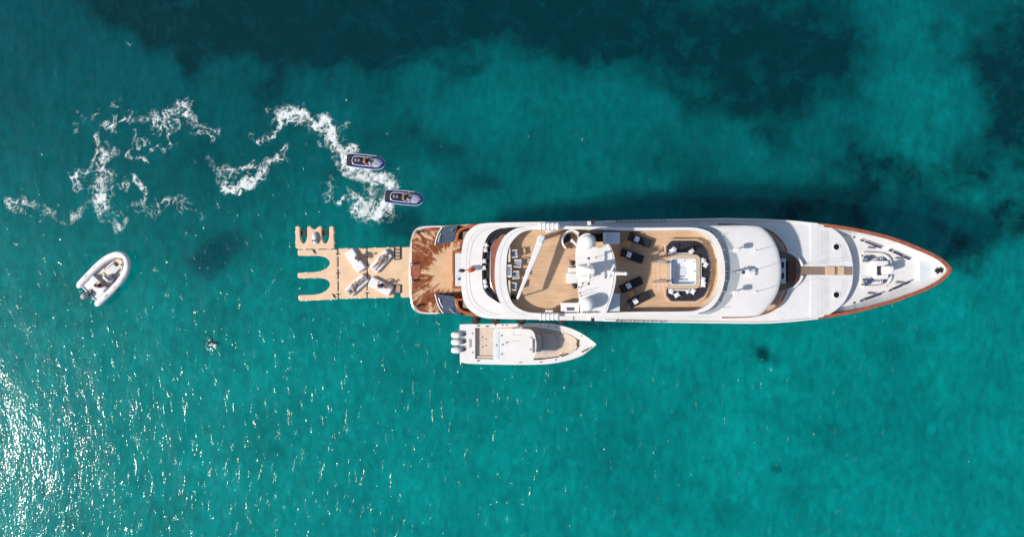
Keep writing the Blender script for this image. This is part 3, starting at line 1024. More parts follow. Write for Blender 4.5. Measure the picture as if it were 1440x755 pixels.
for s in (-1, 1):
    def m_(y):
        return y if s < 0 else 2 * YZ - y - 1.4
    bm = B()
    path = [W(x, m_(y), 2.75)[:2] for x, y in spline([(639.5, 339), (641.5, 328), (645, 322.5), (653, 318.2), (662, 315.8), (676, 314.6)], 4, False)]
    ribbon(bm, path, 0.24, 2.66, 2.76, side=-1 if s < 0 else 1)
    emit('quarter_rail', bm, VARNISH, yacht, bevel=0.03)
    bm = B(); a, b = W(639, m_(339.8), 2.75), W(654, m_(337.2), 2.75)
    box(bm, ((a.x + b.x) / 2, (a.y + b.y) / 2, 2.70), (abs(a.x - b.x), 0.17, 0.09))
    emit('quarter_rail', bm, VARNISH, yacht, bevel=0.03)
    bm = B()
    ribbon(bm, path, 0.10, 0.9, 2.65, side=-1 if s < 0 else 1)
    emit('quarter_bulwark', bm, WHITE, yacht)
    # stairway in the corner: dark treads climbing to the main deck
    for k in range(5):
        bm = B(); a = W(642.5 + k * 2.6, m_(330 - 0.4 * k), 1.2)
        box(bm, (a.x, a.y, 1.05 + 0.13 * k), (0.30, 0.72, 0.10))
        emit('stair_tread', bm, DARKWOOD, yacht)
# aft bulkhead of the main saloon, deep under the overhang
bm = B(); a = W(664, YZ, 2.0); box(bm, (a.x + 0.9, a.y, 2.6), (0.12, 6.9, 3.6)); emit('saloon_bulkhead', bm, WHITE, yacht)
bm = B(); box(bm, (a.x + 0.82, a.y, 2.2), (0.08, 3.2, 2.3)); emit('saloon_door', bm, BLACKGLASS, yacht)
# transom seat: white pad in a varnished frame
bm = B(); plate(bm, wpx([(635.8, 352), (662, 352), (662, 406), (635.8, 406)], 1.75), 0.92, 1.75, [wpx([(638.7, 355.3), (660, 355.3), (660, 402.8), (638.7, 402.8)], 1.75)])
seat = emit('transom_seat', bm, VARNISH, yacht, bevel=0.03)
bm = B(); plate(bm, wpx([(638.8, 355.4), (659.9, 355.4), (659.9, 402.7), (638.8, 402.7)], 1.75), 0.93, 1.68)
emit('seat_pad', bm, CUSHION, seat, bevel=0.06)
bm = B(); p = W(645.5, 392.3, 1.7); cyl(bm, p, p + Vector((0, 0, .12)), .10); emit('cup_holder', bm, STEEL, seat)

# ---- upper deck overhang and its aft terrace
OUT1 = spline([(648, 381), (648.6, 360), (651, 341), (657, 327), (668, 317.6), (680, 314.3), (700, 313.2), (760, 312)], 5, False) + [(806, 311.2), (806, 450.6)] + \
    spline([(760, 449.6), (700, 448.2), (680, 446.6), (668, 441.5), (657, 432), (651, 419.5), (648.6, 402), (648, 381)], 5, False)[:-1]
IN1 = spline([(677.6, 381), (678.6, 355), (683, 338), (691, 327), (705, 321), (730, 319)], 5, False) + [(792, 318), (792, 440)] + \
    spline([(740, 434), (708, 428), (694, 421), (684, 413), (678.8, 402), (677.6, 381)], 5, False)[:-1]
bm = B(); plate(bm, wpx(OUT1, 5.1), 4.35, 5.1, [wpx(IN1, 5.1)])
coam = emit('upper_deck_coaming', bm, WHITE, yacht, bevel=0.16, seg=3)
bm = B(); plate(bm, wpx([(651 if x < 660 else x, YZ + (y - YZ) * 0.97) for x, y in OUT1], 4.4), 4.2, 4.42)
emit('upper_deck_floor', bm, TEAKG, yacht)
for off in (7.5, 12.0):           # two moulded seams that run round the overhang
    bm = B()
    pts = [(x + off, y + (off * 0.55 if y < YZ else -off * 0.55) * min(1, abs(y - YZ) / 40)) for x, y in OUT1 if x < 700]
    pts.sort(key=lambda p: p[1])
    tube(bm, [W(x, y, 5.1) for x, y in pts], 0.014 if off < 8 else 0.02, n=6)
    emit('moulded_seam', bm, CREASE, coam)
# black terrace sofa in pads along the rim
SOFA = spline([(716, 320.6), (705, 323), (693, 329), (685, 340), (680.6, 356), (679.6, 381), (680.6, 401), (686, 412), (696, 419.5), (708, 426)], 8, False)
cuts = [0, 14, 24, 36, 46, 56, 72]
for a, b in zip(cuts[:-1], cuts[1:]):
    bm = B(); seg = [W(x, y, 4.95)[:2] for x, y in SOFA[a:b + 1]]
    if len(seg) < 2:
        continue
    d0 = (Vector(seg[1]) - Vector(seg[0])).normalized() * 0.012
    seg[0] = tuple(Vector(seg[0]) + d0); seg[-1] = tuple(Vector(seg[-1]) - (Vector(seg[-1]) - Vector(seg[-2])).normalized() * 0.012)
    ribbon(bm, seg, 0.58, 4.42, 4.93, side=1)
    emit('sofa_pad', bm, BLACKPAD, yacht, bevel=0.05)
bm = B(); ribbon(bm, [W(x, y, 5.02)[:2] for x, y in [(p[0] - 1.2, p[1]) for p in SOFA[6:64]]], 0.14, 4.5, 5.06, side=1)
emit('sofa_back', bm, CHARCOAL, yacht, bevel=0.03)
# oval terrace table
tb = spline([(689.5, 381), (690, 355), (693.5, 341), (700, 336), (712, 335), (712, 414), (700, 413), (693.5, 407), (690, 398)], 4)
bm = B(); plate(bm, wpx(tb, 5.0), 4.9, 5.0)
tt = emit('terrace_table', bm, REDWOOD, yacht, bevel=0.02)
bm = B(); tube(bm, [W(x, y, 5.0) for x, y in tb], 0.035, closed=True); emit('table_edge', bm, STEEL, tt)
for yy in (356, 398):
    bm = B(); p = W(703, yy, 4.9); cyl(bm, (p.x, p.y, 4.42), (p.x, p.y, 4.9), .12); emit('table_leg', bm, STEEL, tt)
# ensign staff raking over the stern, flag furled round it
bm = B(); cyl(bm, W(678, 376.5, 5.1), W(650, 380.5, 5.9), 0.05, 0.04, 10)
st = emit('ensign_staff', bm, STEEL, yacht)
bm = B(); ball(bm, W(649.5, 380.5, 5.92), 0.14, (1.9, 1, 1)); emit('staff_head', bm, DARKMETAL, st)
bm = B()
fp = [W(658 + 1.6 * k, 380.2 + (0.9 if k % 2 else -0.6) - 0.25 * k, 5.75 - 0.05 * k) for k in range(8)]
tube(bm, fp, 0.14, radii=[.04, .14, .19, .15, .18, .13, .10, .03], n=9)
emit('furled_flag', bm, FLAGRED, st)

LIFT = 0.0
# ---- upper deck house under the sun deck
bm = B(); plate(bm, wpx(spline([(722, 332), (760, 328), (985, 328), (1030, 330), (1062, 343), (1078, 365), (1080, 381), (1078, 397), (1062, 419), (1030, 431), (985, 433), (760, 433), (722, 429), (718, 381)], 4), 6.6), 4.9, 7.28, [circle(W(803.6, 338.5, 7.6).x, W(803.6, 338.5, 7.6).y, .62)])
emit('upper_deck_house', bm, WHITE, yacht)
bm = B(); plate(bm, wpx(spline([(740, 328.8), (770, 327.4), (985, 327.4), (1031, 329.3), (1063, 342.3), (1079, 365), (1081, 381), (1079, 397), (1063, 419.7), (1031, 431.7), (985, 433.6), (770, 433.6), (740, 432.5)], 4), 6.5), 5.9, 6.8)
emit('house_window', bm, BLACKGLASS, yacht)

# ---- sun deck
LIFT = 0.4
RO = [(695.6, 381), (697, 362), (701, 348), (709, 333), (722, 323), (740, 319), (770, 318), (830, 318.5), (900, 320.3), (960, 319.8), (985, 321.5), (1002, 329), (1013, 345),
      (1018.5, 365), (1019.6, 381), (1018.5, 397), (1013, 415), (1002, 431), (985, 439.5), (960, 441.8), (900, 442), (830, 443.6), (770, 445), (738, 445.3), (718, 442), (706, 430), (699, 414), (696, 398)]
RI = [(712, 381), (713, 360), (716, 347), (722, 337), (732, 328), (745, 323.5), (770, 322.3), (830, 322.8), (900, 324.4), (960, 323.6), (981, 325), (996, 332.5), (1007, 346.5),
      (1013, 365), (1014.4, 381), (1013, 398), (1007, 414.5), (996, 428), (981, 436), (960, 438), (900, 438.3), (830, 439.8), (770, 440.4), (745, 439.3), (730, 434), (720, 425), (714.5, 410), (712.4, 396)]
RO, RI = spline(RO, 4), spline(RI, 4)
ZR, ZS = 8.05, 7.2
stair_c = W(803.6, 338.5, ZS)
SR = 0.60
bm = B(); plate(bm, wpx(RO, ZR), 6.75, ZR, [wpx(RI, ZR)])
rim = emit('sun_deck_rim', bm, WHITE, yacht, bevel=0.12, seg=3)
fl = [(x, y) for x, y in wpx(RI, ZR)]
cxm = sum(p[0] for p in fl) / len(fl); cym = sum(p[1] for p in fl) / len(fl)
fl = [(cxm + (x - cxm) * 1.008, cym + (y - cym) * 1.03) for x, y in fl]
bm = B(); plate(bm, fl, 6.9, ZS, [circle(stair_c.x, stair_c.y, SR)])
emit('sun_deck', bm, TEAK, yacht)
# moulded seam on top of the aft rim
bm = B(); pts = [p for p in spline([((a[0] + b[0]) / 2 - 1, (a[1] + b[1]) / 2) for a, b in zip(RO, RI)], 1) if p[0] < 745]
pts.sort(key=lambda p: p[1]); tube(bm, [W(x, y, ZR) for x, y in pts], 0.014, n=6); emit('moulded_seam', bm, CREASE, rim)

# spiral stair: curved white rail and wedge treads
stair = B()
plate(stair, circle(stair_c.x, stair_c.y, SR + 0.02), 5.2, 7.19, [circle(stair_c.x, stair_c.y, SR - 0.02)])
stair = emit('spiral_stair', stair, WHITE, yacht)
for k in range(9):
    bm = B(); a0 = 200 + k * 36
    w_ = [(stair_c.x + 0.06 * math.cos(R(a0)), stair_c.y + 0.06 * math.sin(R(a0)))] + circle(stair_c.x, stair_c.y, SR - 0.03, n=4, a0=a0, a1=a0 + 34)
    plate(bm, w_, 7.12 - 0.11 * k - 0.05, 7.12 - 0.11 * k)
    emit('tread', bm, TEAK, stair)
bm = B(); cyl(bm, (stair_c.x, stair_c.y, 5.1), (stair_c.x, stair_c.y, 7.2), 0.06); emit('newel', bm, STEEL, stair)
bm = B(); ribbon(bm, circle(stair_c.x, stair_c.y, SR + 0.05, n=20, a0=20, a1=235), 0.13, 7.2, 7.85, side=-1)
emit('stair_rail', bm, WHITE, stair, bevel=0.04)
bm = B(); a, b = W(804.5, 338.5, 7.9), W(814, 347.5, 7.9); tube(bm, [a, a * 0.4 + b * 0.6, b], 0.085); ball(bm, a, 0.13); emit('stair_handle', bm, WHITE, stair)

# life-raft canisters on the rim, ribbed
for y0, y1 in ((313.2, 323), (440.6, 450.4)):
    c0, c1 = W(757.5, y0, 8.5), W(787, y1, 8.5)
    bm = B(); box(bm, ((c0.x + c1.x) / 2, (c0.y + c1.y) / 2, 8.22), (abs(c1.x - c0.x), abs(c0.y - c1.y), 0.5))
    lr = emit('life_raft_canister', bm, WHITE, yacht, bevel=0.10, seg=3)
    for k in range(5):
        bm = B(); box(bm, (c0.x + (c1.x - c0.x) * (k + 0.5) / 5, (c0.y + c1.y) / 2, 8.23), (0.07, abs(c0.y - c1.y) + 0.05, 0.54))
        emit('canister_strap', bm, LGREY, lr, bevel=0.02)
    yy = 325.5 if y0 < YZ else 437.5
    bm = B(); pbox(bm, 767, yy - 1.6, 778, yy + 1.6, 7.9, 8.25); emit('cradle_bracket', bm, WHITE, lr, bevel=0.03)

# tender crane with its long white boom
base = W(761.5, 334.5, 8.9)
bm = B(); cyl(bm, (base.x, base.y, ZS), (base.x, base.y, 8.9), 0.17, 0.14); cyl(bm, (base.x, base.y, ZS), (base.x, base.y, ZS + .1), .24)
crane = emit('tender_crane', bm, WHITE, yacht)
bm = B(); tip = W(727.5, 420.5, 9.1); b0 = W(763, 331.5, 9.15)
d = (tip - b0); L = d.length; ang = math.atan2(d.y, d.x)
rows = []
for f, w_, h_ in ((0, .22, .30), (0.06, .24, .36), (0.5, .16, .30), (0.97, .10, .22), (1, .07, .16)):
    p = b0 + d * f; n_ = Vector((-math.sin(ang), math.cos(ang), 0)) * w_
    rows.append([p + n_ + Vector((0, 0, -h_)), p + n_ + Vector((0, 0, 0.06)), p - n_ + Vector((0, 0, 0.06)), p - n_ + Vector((0, 0, -h_))])
vs = loft(bm, rows, True); bm.faces.new(vs[0][::-1]); bm.faces.new(vs[-1])
emit('crane_boom', bm, WHITE, crane, bevel=0.04)
bm = B(); p = W(761, 336.5, 9.3); box(bm, (p.x, p.y, 9.26), (0.36, 0.58, 0.14), ang + R(90)); emit('winch_cover', bm, LGREY, crane, bevel=0.03)
bm = B(); cyl(bm, (tip.x, tip.y, 9.0), (tip.x, tip.y, ZS), 0.05); emit('boom_crutch', bm, STEEL, crane)

# bar console by the port rim and equipment boxes at the mast foot
bm = B(); pbox(bm, 789, 425.5, 822, 438.5, ZS, 8.1); bc = emit('bar_console', bm, WHITE, yacht, bevel=0.05)
bm = B(); pbox(bm, 796.5, 432, 808.5, 436.5, 8.05, 8.13); emit('sink', bm, STEEL, bc, bevel=0.02)
for (x0, y0, x1, y1, z1) in ((797, 383.5, 812, 398.3, 8.2), (799.5, 376, 812, 384, 8.05)):
    bm = B(); pbox(bm, x0, y0, x1, y1, ZS, z1); emit('equipment_locker', bm, WHITE, yacht, bevel=0.06)
for xx, yy in ((805, 369.5), (808.5, 402)):
    bm = B(); p = W(xx, yy, 7.9); ball(bm, p, 0.20, (1, 1, .7)); cyl(bm, (p.x, p.y, ZS), p, 0.09); tube(bm, [p, p + Vector((-.22, .1, .1)), p + Vector((-.25, .3, .12))], .035)
    emit('bar_stool', bm, DARKMETAL, yacht)
# locker blocks fore of the mast
for y0, y1 in ((326.5, 343), (412.5, 437.6)):
    bm = B(); pbox(bm, 848, y0, 872, y1, ZS, 8.0); emit('deck_locker', bm, LGREY, yacht, bevel=0.04)

# ---- radar arch and domes
ZA = 9.9
AR = spline([(811, 345), (809.5, 360), (811, 380), (813, 402), (815.5, 430), (818, 440.5), (835, 441.5), (851.5, 440), (857, 428), (862, 413), (865.5, 398), (866.6, 382), (865, 366), (861, 352),
             (855.8, 343.4), (849, 346), (843.5, 348.8), (838, 347), (837, 334), (826, 328), (815, 333)], 4)
bm = B(); plate(bm, wpx(AR, ZA), 9.5, ZA)
arch = emit('radar_arch', bm, WHITE, yacht, bevel=0.12, seg=3)
bm = B(); pth = [W(x, y, ZA) for x, y in spline([(855, 345), (860, 358), (862.3, 382), (860.5, 402), (855, 424), (850, 436)], 4, False)]
tube(bm, pth, 0.045, n=6); emit('arch_lip', bm, WHITE, arch)
for y0, y1 in ((327.5, 340), (424, 440)):
    bm = B()
    lo = [W(813, y0, 8), W(856, y0, 8), W(856, y1, 8), W(813, y1, 8)]
    hi = [W(814, y0 + 1, 9.5), W(848, y0 + 1, 9.5), W(848, y1, 9.5), W(814, y1, 9.5)]
    loft(bm, [[(p.x, p.y, ZS) for p in lo], [(p.x, p.y, 9.52) for p in hi]], True)
    emit('arch_leg', bm, WHITE, arch, smooth=20)
for yy in (311, 451):
    bm = B(); s = -1 if yy < YZ else 1
    pbox(bm, 826.3, min(yy, yy - s * 12.5), 831.5, max(yy, yy - s * 12.5), 7.5, 7.75); fb = emit('wing_bracket', bm, WHITE, arch, bevel=0.03)
    bm = B(); pbox(bm, 831.7, yy - 2.2 if yy < YZ else yy - 3.6, 836, yy + 3.4 if yy < YZ else yy + 1.6, 7.4, 7.7)
    emit('side_lamp', bm, RUBBER, fb)
for xx, yy in ((826.5, 340.3), (826.0, 428.0)):
    bm = B(); p = W(xx, yy, 10.7)
    cyl(bm, (p.x, p.y, 9.9), (p.x, p.y, 10.25), 0.40, 0.46, 28); cyl(bm, (p.x, p.y, 10.25), (p.x, p.y, 10.7), 0.46, 0.49, 28)
    M = Matrix.Translation((p.x, p.y, 10.7)) @ Matrix.Diagonal((1, 1, 0.92, 1))
    bmesh.ops.create_uvsphere(bm, u_segments=28, v_segments=14, radius=0.49, matrix=M)
    emit('satellite_dome', bm, WHITE, arch, smooth=60)
# mast with spreaders, open array radar and whip
bm = B(); mp = W(824, 381, 10.4)
rows = []
for z, a, b, dx in ((9.85, .62, .44, 0), (10.4, .50, .34, .06), (11.4, .34, .24, .16), (12.0, .22, .18, .22)):
    rows.append([(mp.x + dx + sx * a, mp.y + sy * b, z) for sx, sy in ((-1, -1), (1, -1), (1, 1), (-1, 1))])
vs = loft(bm, rows, True); bm.faces.new(vs[-1])
mast = emit('mast', bm, WHITE, arch, bevel=0.10, seg=3)
bm = B(); box(bm, (mp.x + .1, mp.y, 11.1), (0.14, 1.9, 0.08)); emit('spreader', bm, WHITE, mast, bevel=0.02)
for dy in (-.85, .85):
    bm = B(); cyl(bm, (mp.x + .1, mp.y + dy, 11.1), (mp.x + .1, mp.y + dy, 11.5), .09, .06); emit('navigation_light', bm, DARKMETAL, mast)
for xx, yy, rr in ((832.5, 382.5, .11), (829, 375.5, .07), (829, 390.5, .07)):
    bm = B(); p = W(xx, yy, 10.6); cyl(bm, (p.x, p.y, 9.9), p, rr * .6); ball(bm, p, rr, (1.2, 1, .8)); emit('floodlight', bm, DARKMETAL, mast)
bm = B(); p = W(859.3, 381.5, 10.9); cyl(bm, (p.x, p.y, 9.9), p, .12, .09); rp_ = emit('radar_pedestal', bm, WHITE, arch)
bm = B(); a, b = W(854.6, 392, 11.0), W(864.3, 371.5, 11.0); dd = b - a
box(bm, (a + b) / 2, (dd.length, .16, .12), math.atan2(dd.y, dd.x)); emit('radar_scanner', bm, WHITE, rp_, bevel=0.05)
bm = B(); p = W(866.2, 384.2, 9.9); cyl(bm, (p.x - .1, p.y, 9.8), (p.x, p.y, 14.0), .14, .11, 12); ball(bm, (p.x, p.y, 14.0), .12); emit('mast_pole', bm, WHITE, arch)
for xx, yy, hh in ((815, 412, 1.2), (817, 416, .9), (814, 404, .7), (819, 398, .8), (838, 362, .6)):
    bm = B(); p = W(xx, yy, 9.9); cyl(bm, p, p + Vector((0, 0, hh)), .02, .012, 6); ball(bm, p, .05); emit('whip_aerial', bm, DARKMETAL, arch)
# louvre slots on the arch
for xx, yy in ((818.5, 401.5), (820, 398.2), (817, 404.8)):
    bm = B(); p = W(xx, yy, 9.91); box(bm, p, (.05, .2, .02), R(-25)); emit('louvre', bm, CREASE, arch)

# ---- sun deck bow end: windscreen, visor, wheelhouse roof
def arcpts(pts, n=6):
    return spline(pts, n, False)


A_ = arcpts([(981, 320.3), (1002, 328.6), (1013.2, 345), (1018.8, 365), (1019.9, 381), (1018.8, 397), (1013.2, 415.4), (1002, 431.4), (981, 440.6)])
B_ = arcpts([(984, 319.3), (1005.5, 326.8), (1017.5, 343.8), (1023.3, 364), (1024.6, 381), (1023.3, 398), (1017.5, 416.4), (1005.5, 433), (984, 441.4)])
C_ = arcpts([(996, 318.8), (1013.5, 326.5), (1027.5, 342.5), (1036.5, 362), (1039.6, 381), (1036.5, 401), (1027.5, 419.5), (1014.5, 433.5), (996, 442)])
bm = B(); loft(bm, [[W(x, y, 8.0) for x, y in A_], [W(x, y, 7.62) for x, y in B_]]); wscr = emit('windscreen', bm, SMOKEGLASS, yacht)
for i in range(4, len(A_) - 2, 5):
    bm = B(); tube(bm, [W(*A_[i], 8.02), W(*B_[i], 7.65)], 0.03); emit('windscreen_post', bm, WHITE, wscr)
bm = B(); loft(bm, [[W(x, y, 7.62) for x, y in B_], [W(x, y, 7.40) for x, y in C_]]); emit('visor', bm, GREYPAINT, yacht)
RF = arcpts([(960, 317.6), (1030, 316.6), (1056, 317), (1072, 320.4), (1085.5, 334), (1094.5, 353), (1098.6, 380.5), (1094.5, 408), (1084, 427), (1070, 442), (1054, 445), (1030, 445.6), (960, 445.4)], 5)
bm = B()
inner = [C_[round(i * (len(C_) - 1) / (len(RF) - 1))] for i in range(len(RF))]
rows = []
for f, z in ((0, 7.0), (0, 7.12), (0.03, 7.21), (0.10, 7.27), (0.3, 7.33), (0.65, 7.38), (1.0, 7.40)):
    rows.append([W(a[0] + (b[0] - a[0]) * f, a[1] + (b[1] - a[1]) * f, 7.1 + 0.3 * f) * 1.0 for a, b in zip(RF, inner)])
    for p in rows[-1]:
        p.z = z
loft(bm, rows)
roof = emit('wheelhouse_roof', bm, WHITE, yacht, smooth=50)
bm = B(); tube(bm, [W(x, y, 7.42) for x, y in C_], 0.02, n=6); emit('roof_seam', bm, CREASE, roof)
for xx, yy in ((1035.5, 352), (1034.5, 412)):
    bm = B(); p = W(xx, yy, 8.5); cyl(bm, (p.x, p.y, 7.2), p, .05); box(bm, p, (.42, .34, .28)); sl = emit('searchlight', bm, WHITE, roof, bevel=0.04)
bm = B(); p = W(1040, 382.5, 8.4); cyl(bm, (p.x, p.y, 7.2), p, .05); box(bm, p, (.35, .14, .12)); emit('horn_mount', bm, GREYPAINT, roof)
for dx_, rr in ((4.5, .13), (-3, .06), (-6, .07)):
    bm = B(); p = W(1040 + dx_, 382.8, 8.3); ball(bm, p, rr, (1.5, 1, .9)); cyl(bm, (p.x, p.y, 7.2), p, .03); emit('horn', bm, DARKMETAL if dx_ > 0 else STEEL, roof)
bm = B(); p = W(1058, 383, 7.7); box(bm, (p.x, p.y, 7.52), (.5, .5, .3)); emit('roof_hatch', bm, WHITE, roof, bevel=.05)
for xx, yy, hh in ((1061.5, 353, 1.3), (1050, 383, 2.0), (1062, 410.5, 1.3), (1015, 330, .4), (1016, 433, .4)):
    bm = B(); p = W(xx, yy, 7.35); cyl(bm, p, p + Vector((.1, 0, hh)), .022, .014, 6); cyl(bm, p, p + Vector((0, 0, .12)), .06); emit('whip_aerial', bm, WHITE, roof)

LIFT = -0.5
# ---- Portuguese bridge: teak walkway, bulwark and varnished cap
PB_T = arcpts([(1010, 314.3), (1052, 316), (1079, 322), (1094, 332), (1103.5, 343.5), (1107.5, 353)], 5)
PB_B = arcpts([(1107.5, 408.5), (1098.5, 427), (1083.8, 439), (1062, 445.3), (1040, 447), (1015, 447.4)], 5)
for P_, s in ((PB_T, -1), (PB_B, -1)):
    w6 = [W(x, y, 6.45)[:2] for x, y in P_]
    bm = B(); ribbon(bm, w6, 0.10, 5.4, 6.40, side=s); emit('bridge_bulwark', bm, WHITE, yacht)
    bm = B(); ribbon(bm, w6, 0.13, 6.40, 6.46, side=s); emit('bridge_caprail', bm, CAPWOOD, yacht, bevel=0.015)
wk = [W(x, y, 6.45)[:2] for x, y in PB_T] + [W(x, y, 6.45)[:2] for x, y in PB_B]
bm = B(); plate(bm, wk, 5.6, 5.80); emit('bridge_walkway', bm, TEAKP, yacht)
# crescent seating bay ahead of the wheelhouse
ell = circle(1096, 380.8, 34.5, 27.5, n=24, a0=-90, a1=90)
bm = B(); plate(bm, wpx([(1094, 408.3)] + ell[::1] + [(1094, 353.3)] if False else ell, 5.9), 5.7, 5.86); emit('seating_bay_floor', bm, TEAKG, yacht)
bm = B(); ribbon(bm, [W(x, y, 6.25)[:2] for x, y in circle(1098, 380.8, 34.5, 29.5, n=28, a0=-68, a1=-14)], .16, 5.6, 6.15, side=-1); emit('bay_coaming', bm, WHITE, yacht, bevel=.04)
bm = B(); ribbon(bm, [W(x, y, 6.25)[:2] for x, y in circle(1098, 380.8, 34.5, 29.5, n=28, a0=14, a1=68)], .16, 5.6, 6.15, side=-1); emit('bay_coaming', bm, WHITE, yacht, bevel=.04)
bm = B(); pbox(bm, 1108.5, 367, 1120.5, 396.5, 5.86, 6.3); emit('bay_table', bm, DARKWOOD, yacht, bevel=.03)
bm = B(); pbox(bm, 1098, 363.5, 1105.3, 398.8, 5.8, 6.35); bs = emit('bay_bench', bm, LGREY, yacht, bevel=.04)
for yy in (372.5, 387.8):
    bm = B(); pbox(bm, 1099.3, yy - 4.2, 1102.8, yy + 4.2, 6.3, 6.40); emit('bench_cushion', bm, NAVYBAR, bs, bevel=.03)

# ---- foredeck trunk, its walkway and hatches
TR = spline([(1140, 314), (1152, 315.5), (1168, 319.8), (1182, 330), (1190, 341), (1196, 355), (1199, 370), (1199.6, 381), (1198.2, 400), (1192, 416), (1184, 428.4), (1168, 441), (1152, 446.6), (1140, 448.5)], 5, False)
bm = B(); plate(bm, wpx(TR, 5.82), 4.2, 5.82); trunk = emit('foredeck_trunk', bm, WHITE2, yacht, bevel=.05)
bm = B(); pbox(bm, 1126, 375, 1198.5, 386.6, 5.7, 5.87); emit('foredeck_walkway', bm, TEAKG, yacht, bevel=.008)  # dark teak carries the walkway's shade in its colour
for x0, x1 in ((1161, 1174), (1179, 1187.5)):  # paler raised squares paint in the sunlit bits of the walkway
    bm = B(); pbox(bm, x0, 374.8, x1, 386.8, 5.86, 5.95); emit('walkway_sun_patch', bm, TEAKP, yacht, bevel=.01)
for yy in (347.2, 414.5):
    p = W(1176.3, yy, 5.86)
    bm = B(); plate(bm, circle(p.x, p.y, .30), 5.8, 5.87, [circle(p.x, p.y, .225)]); hr = emit('deck_hatch', bm, WHITE, yacht, bevel=.015)
    bm = B(); cyl(bm, (p.x, p.y, 5.80), (p.x, p.y, 5.85), .224, n=28); emit('hatch_glass', bm, BLACKGLASS, hr)
# non-slip panels let into the foredeck
for q in ([(1153, 323), (1166, 325.5), (1166, 371), (1153, 372)], [(1153, 390), (1166, 390), (1166, 437), (1153, 441)], [(1183, 340), (1189, 348), (1194, 366), (1183, 369)], [(1183, 392), (1194, 393), (1189, 412), (1183, 421)]):
    bm = B(); plate(bm, wpx(q, 5.825), 5.80, 5.825); emit('nonslip_panel', bm, NONSLIP, trunk)
# hairline panel joints on the foredeck
for a, b in (((1150, 317), (1150, 374)), ((1150, 388), (1150, 445)), ((1130, 372), (1197, 366)), ((1130, 370), (1196, 361)), ((1131, 396), (1152, 390))):
    bm = B(); tube(bm, [W(*a, 5.825), W(*b, 5.825)], .011, n=5); emit('panel_joint', bm, CREASE, trunk)

# ---- bow: bulwark, wooden cap, well deck, ground tackle
EDGE_T = [(s[0], s[1], s[3] - LIFT) for s in ST if s[0] >= 1150]
EDGE_B = [(s[0], s[2], s[3] - LIFT) for s in ST if s[0] >= 1150]
loop3 = [W(*p) for p in EDGE_T] + [W(*p) for p in EDGE_B[::-1]]
loop2 = spline([tuple(p) for p in loop3], 3, False)
bm = B(); zz3 = [p[2] for p in loop2]
ribbon(bm, [p[:2] for p in loop2], 0.25, lambda i: zz3[i] - 0.04, lambda i: zz3[i] + 0.05, side=-1)
emit('bow_caprail', bm, CAPWOOD, yacht, bevel=.02)
cap_in = [(1150, 318.5), (1172, 321), (1198, 325), (1234, 332.7), (1262, 341), (1285, 350), (1308, 360), (1322, 368.2), (1330.5, 378.9)]
well = [(1150, 326), (1172, 328.5), (1198, 332), (1222, 341), (1244, 350), (1270, 361.5), (1293, 370.3), (1304, 374.4), (1310, 379.2)]
cap_in = cap_in + [(x, 2 * 379.6 + (1 if x < 1320 else 0) - y) for x, y in cap_in[-2::-1]]
well = well + [(x, 2 * 379.8 + (1 if x < 1290 else 0) - y) for x, y in well[-2::-1]]
ci, we = spline(cap_in, 4, False), spline(well, 4, False)
bm = B(); loft(bm, [[W(x, y, 5.88) for x, y in ci], [W(x, y, 5.86) + Vector((0, 0, -.12)) for x, y in ci], [W(x, y, 4.97) for x, y in we]]); emit('bow_bulwark', bm, WHITE, yacht, smooth=60)
bm = B(); plate(bm, wpx(we, 5.0), 4.6, 4.98); emit('bow_well_deck', bm, WHITE2, yacht)
bm = B(); plate(bm, wpx([(1293, 363.5), (1293, 395.8), (1317, 389.5), (1317, 369)], 5.25), 4.9, 5.25); emit('bow_platform', bm, LGREY, yacht, bevel=.03)  # both bow platforms are grey to put their shading into the colour
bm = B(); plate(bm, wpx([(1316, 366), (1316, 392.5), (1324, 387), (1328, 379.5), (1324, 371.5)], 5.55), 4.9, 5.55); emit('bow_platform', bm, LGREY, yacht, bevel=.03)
bm = B(); a, b = W(1314, 380.5, 5.7), W(1327, 378, 5.75); tube(bm, [a, b], .05); box(bm, a + Vector((.35, 0, 0)), (.5, .3, .15)); cyl(bm, a + Vector((.2, -.25, 0)), a + Vector((.5, .25, 0)), .05); emit('jackstaff_fitting', bm, DARKMETAL, yacht)
for (x0, y0, x1, y1) in ((1210, 337.2, 1241, 349), (1250, 351.4, 1279.5, 364.8), (1209.3, 423.4, 1241, 412.3), (1250, 409, 1279.5, 396.2)):
    a, b = W(x0, y0, 5.40), W(x1, y1, 5.40)
    for f0, f1 in ((0, 0.14), (0.19, 0.66), (0.70, 1.0)) if x0 > 1245 else ((0, 0.15), (0.20, 0.95),):
        bm = B(); p, q = a.lerp(b, f0), a.lerp(b, f1)
        box(bm, (p + q) / 2, ((q - p).length, .12, .16), math.atan2((q - p).y, (q - p).x)); emit('mooring_fairlead', bm, NAVYBAR, yacht, bevel=.03)
    # deck cleat beside each fairlead
    s = 1 if y0 < YZ else -1
    p = a.lerp(b, .5); p = W((x0 + x1) / 2, (y0 + y1) / 2 + s * 5.25, 5.20)
    bm = B(); cyl(bm, p + Vector((-.32, .03, 0)), p + Vector((.32, -.03, 0)), .045); cyl(bm, (p.x - .12, p.y, 4.95), (p.x - .12, p.y, 5.20), .05); cyl(bm, (p.x + .12, p.y, 4.95), (p.x + .12, p.y, 5.20), .05)
    emit('deck_cleat', bm, STEEL, yacht)
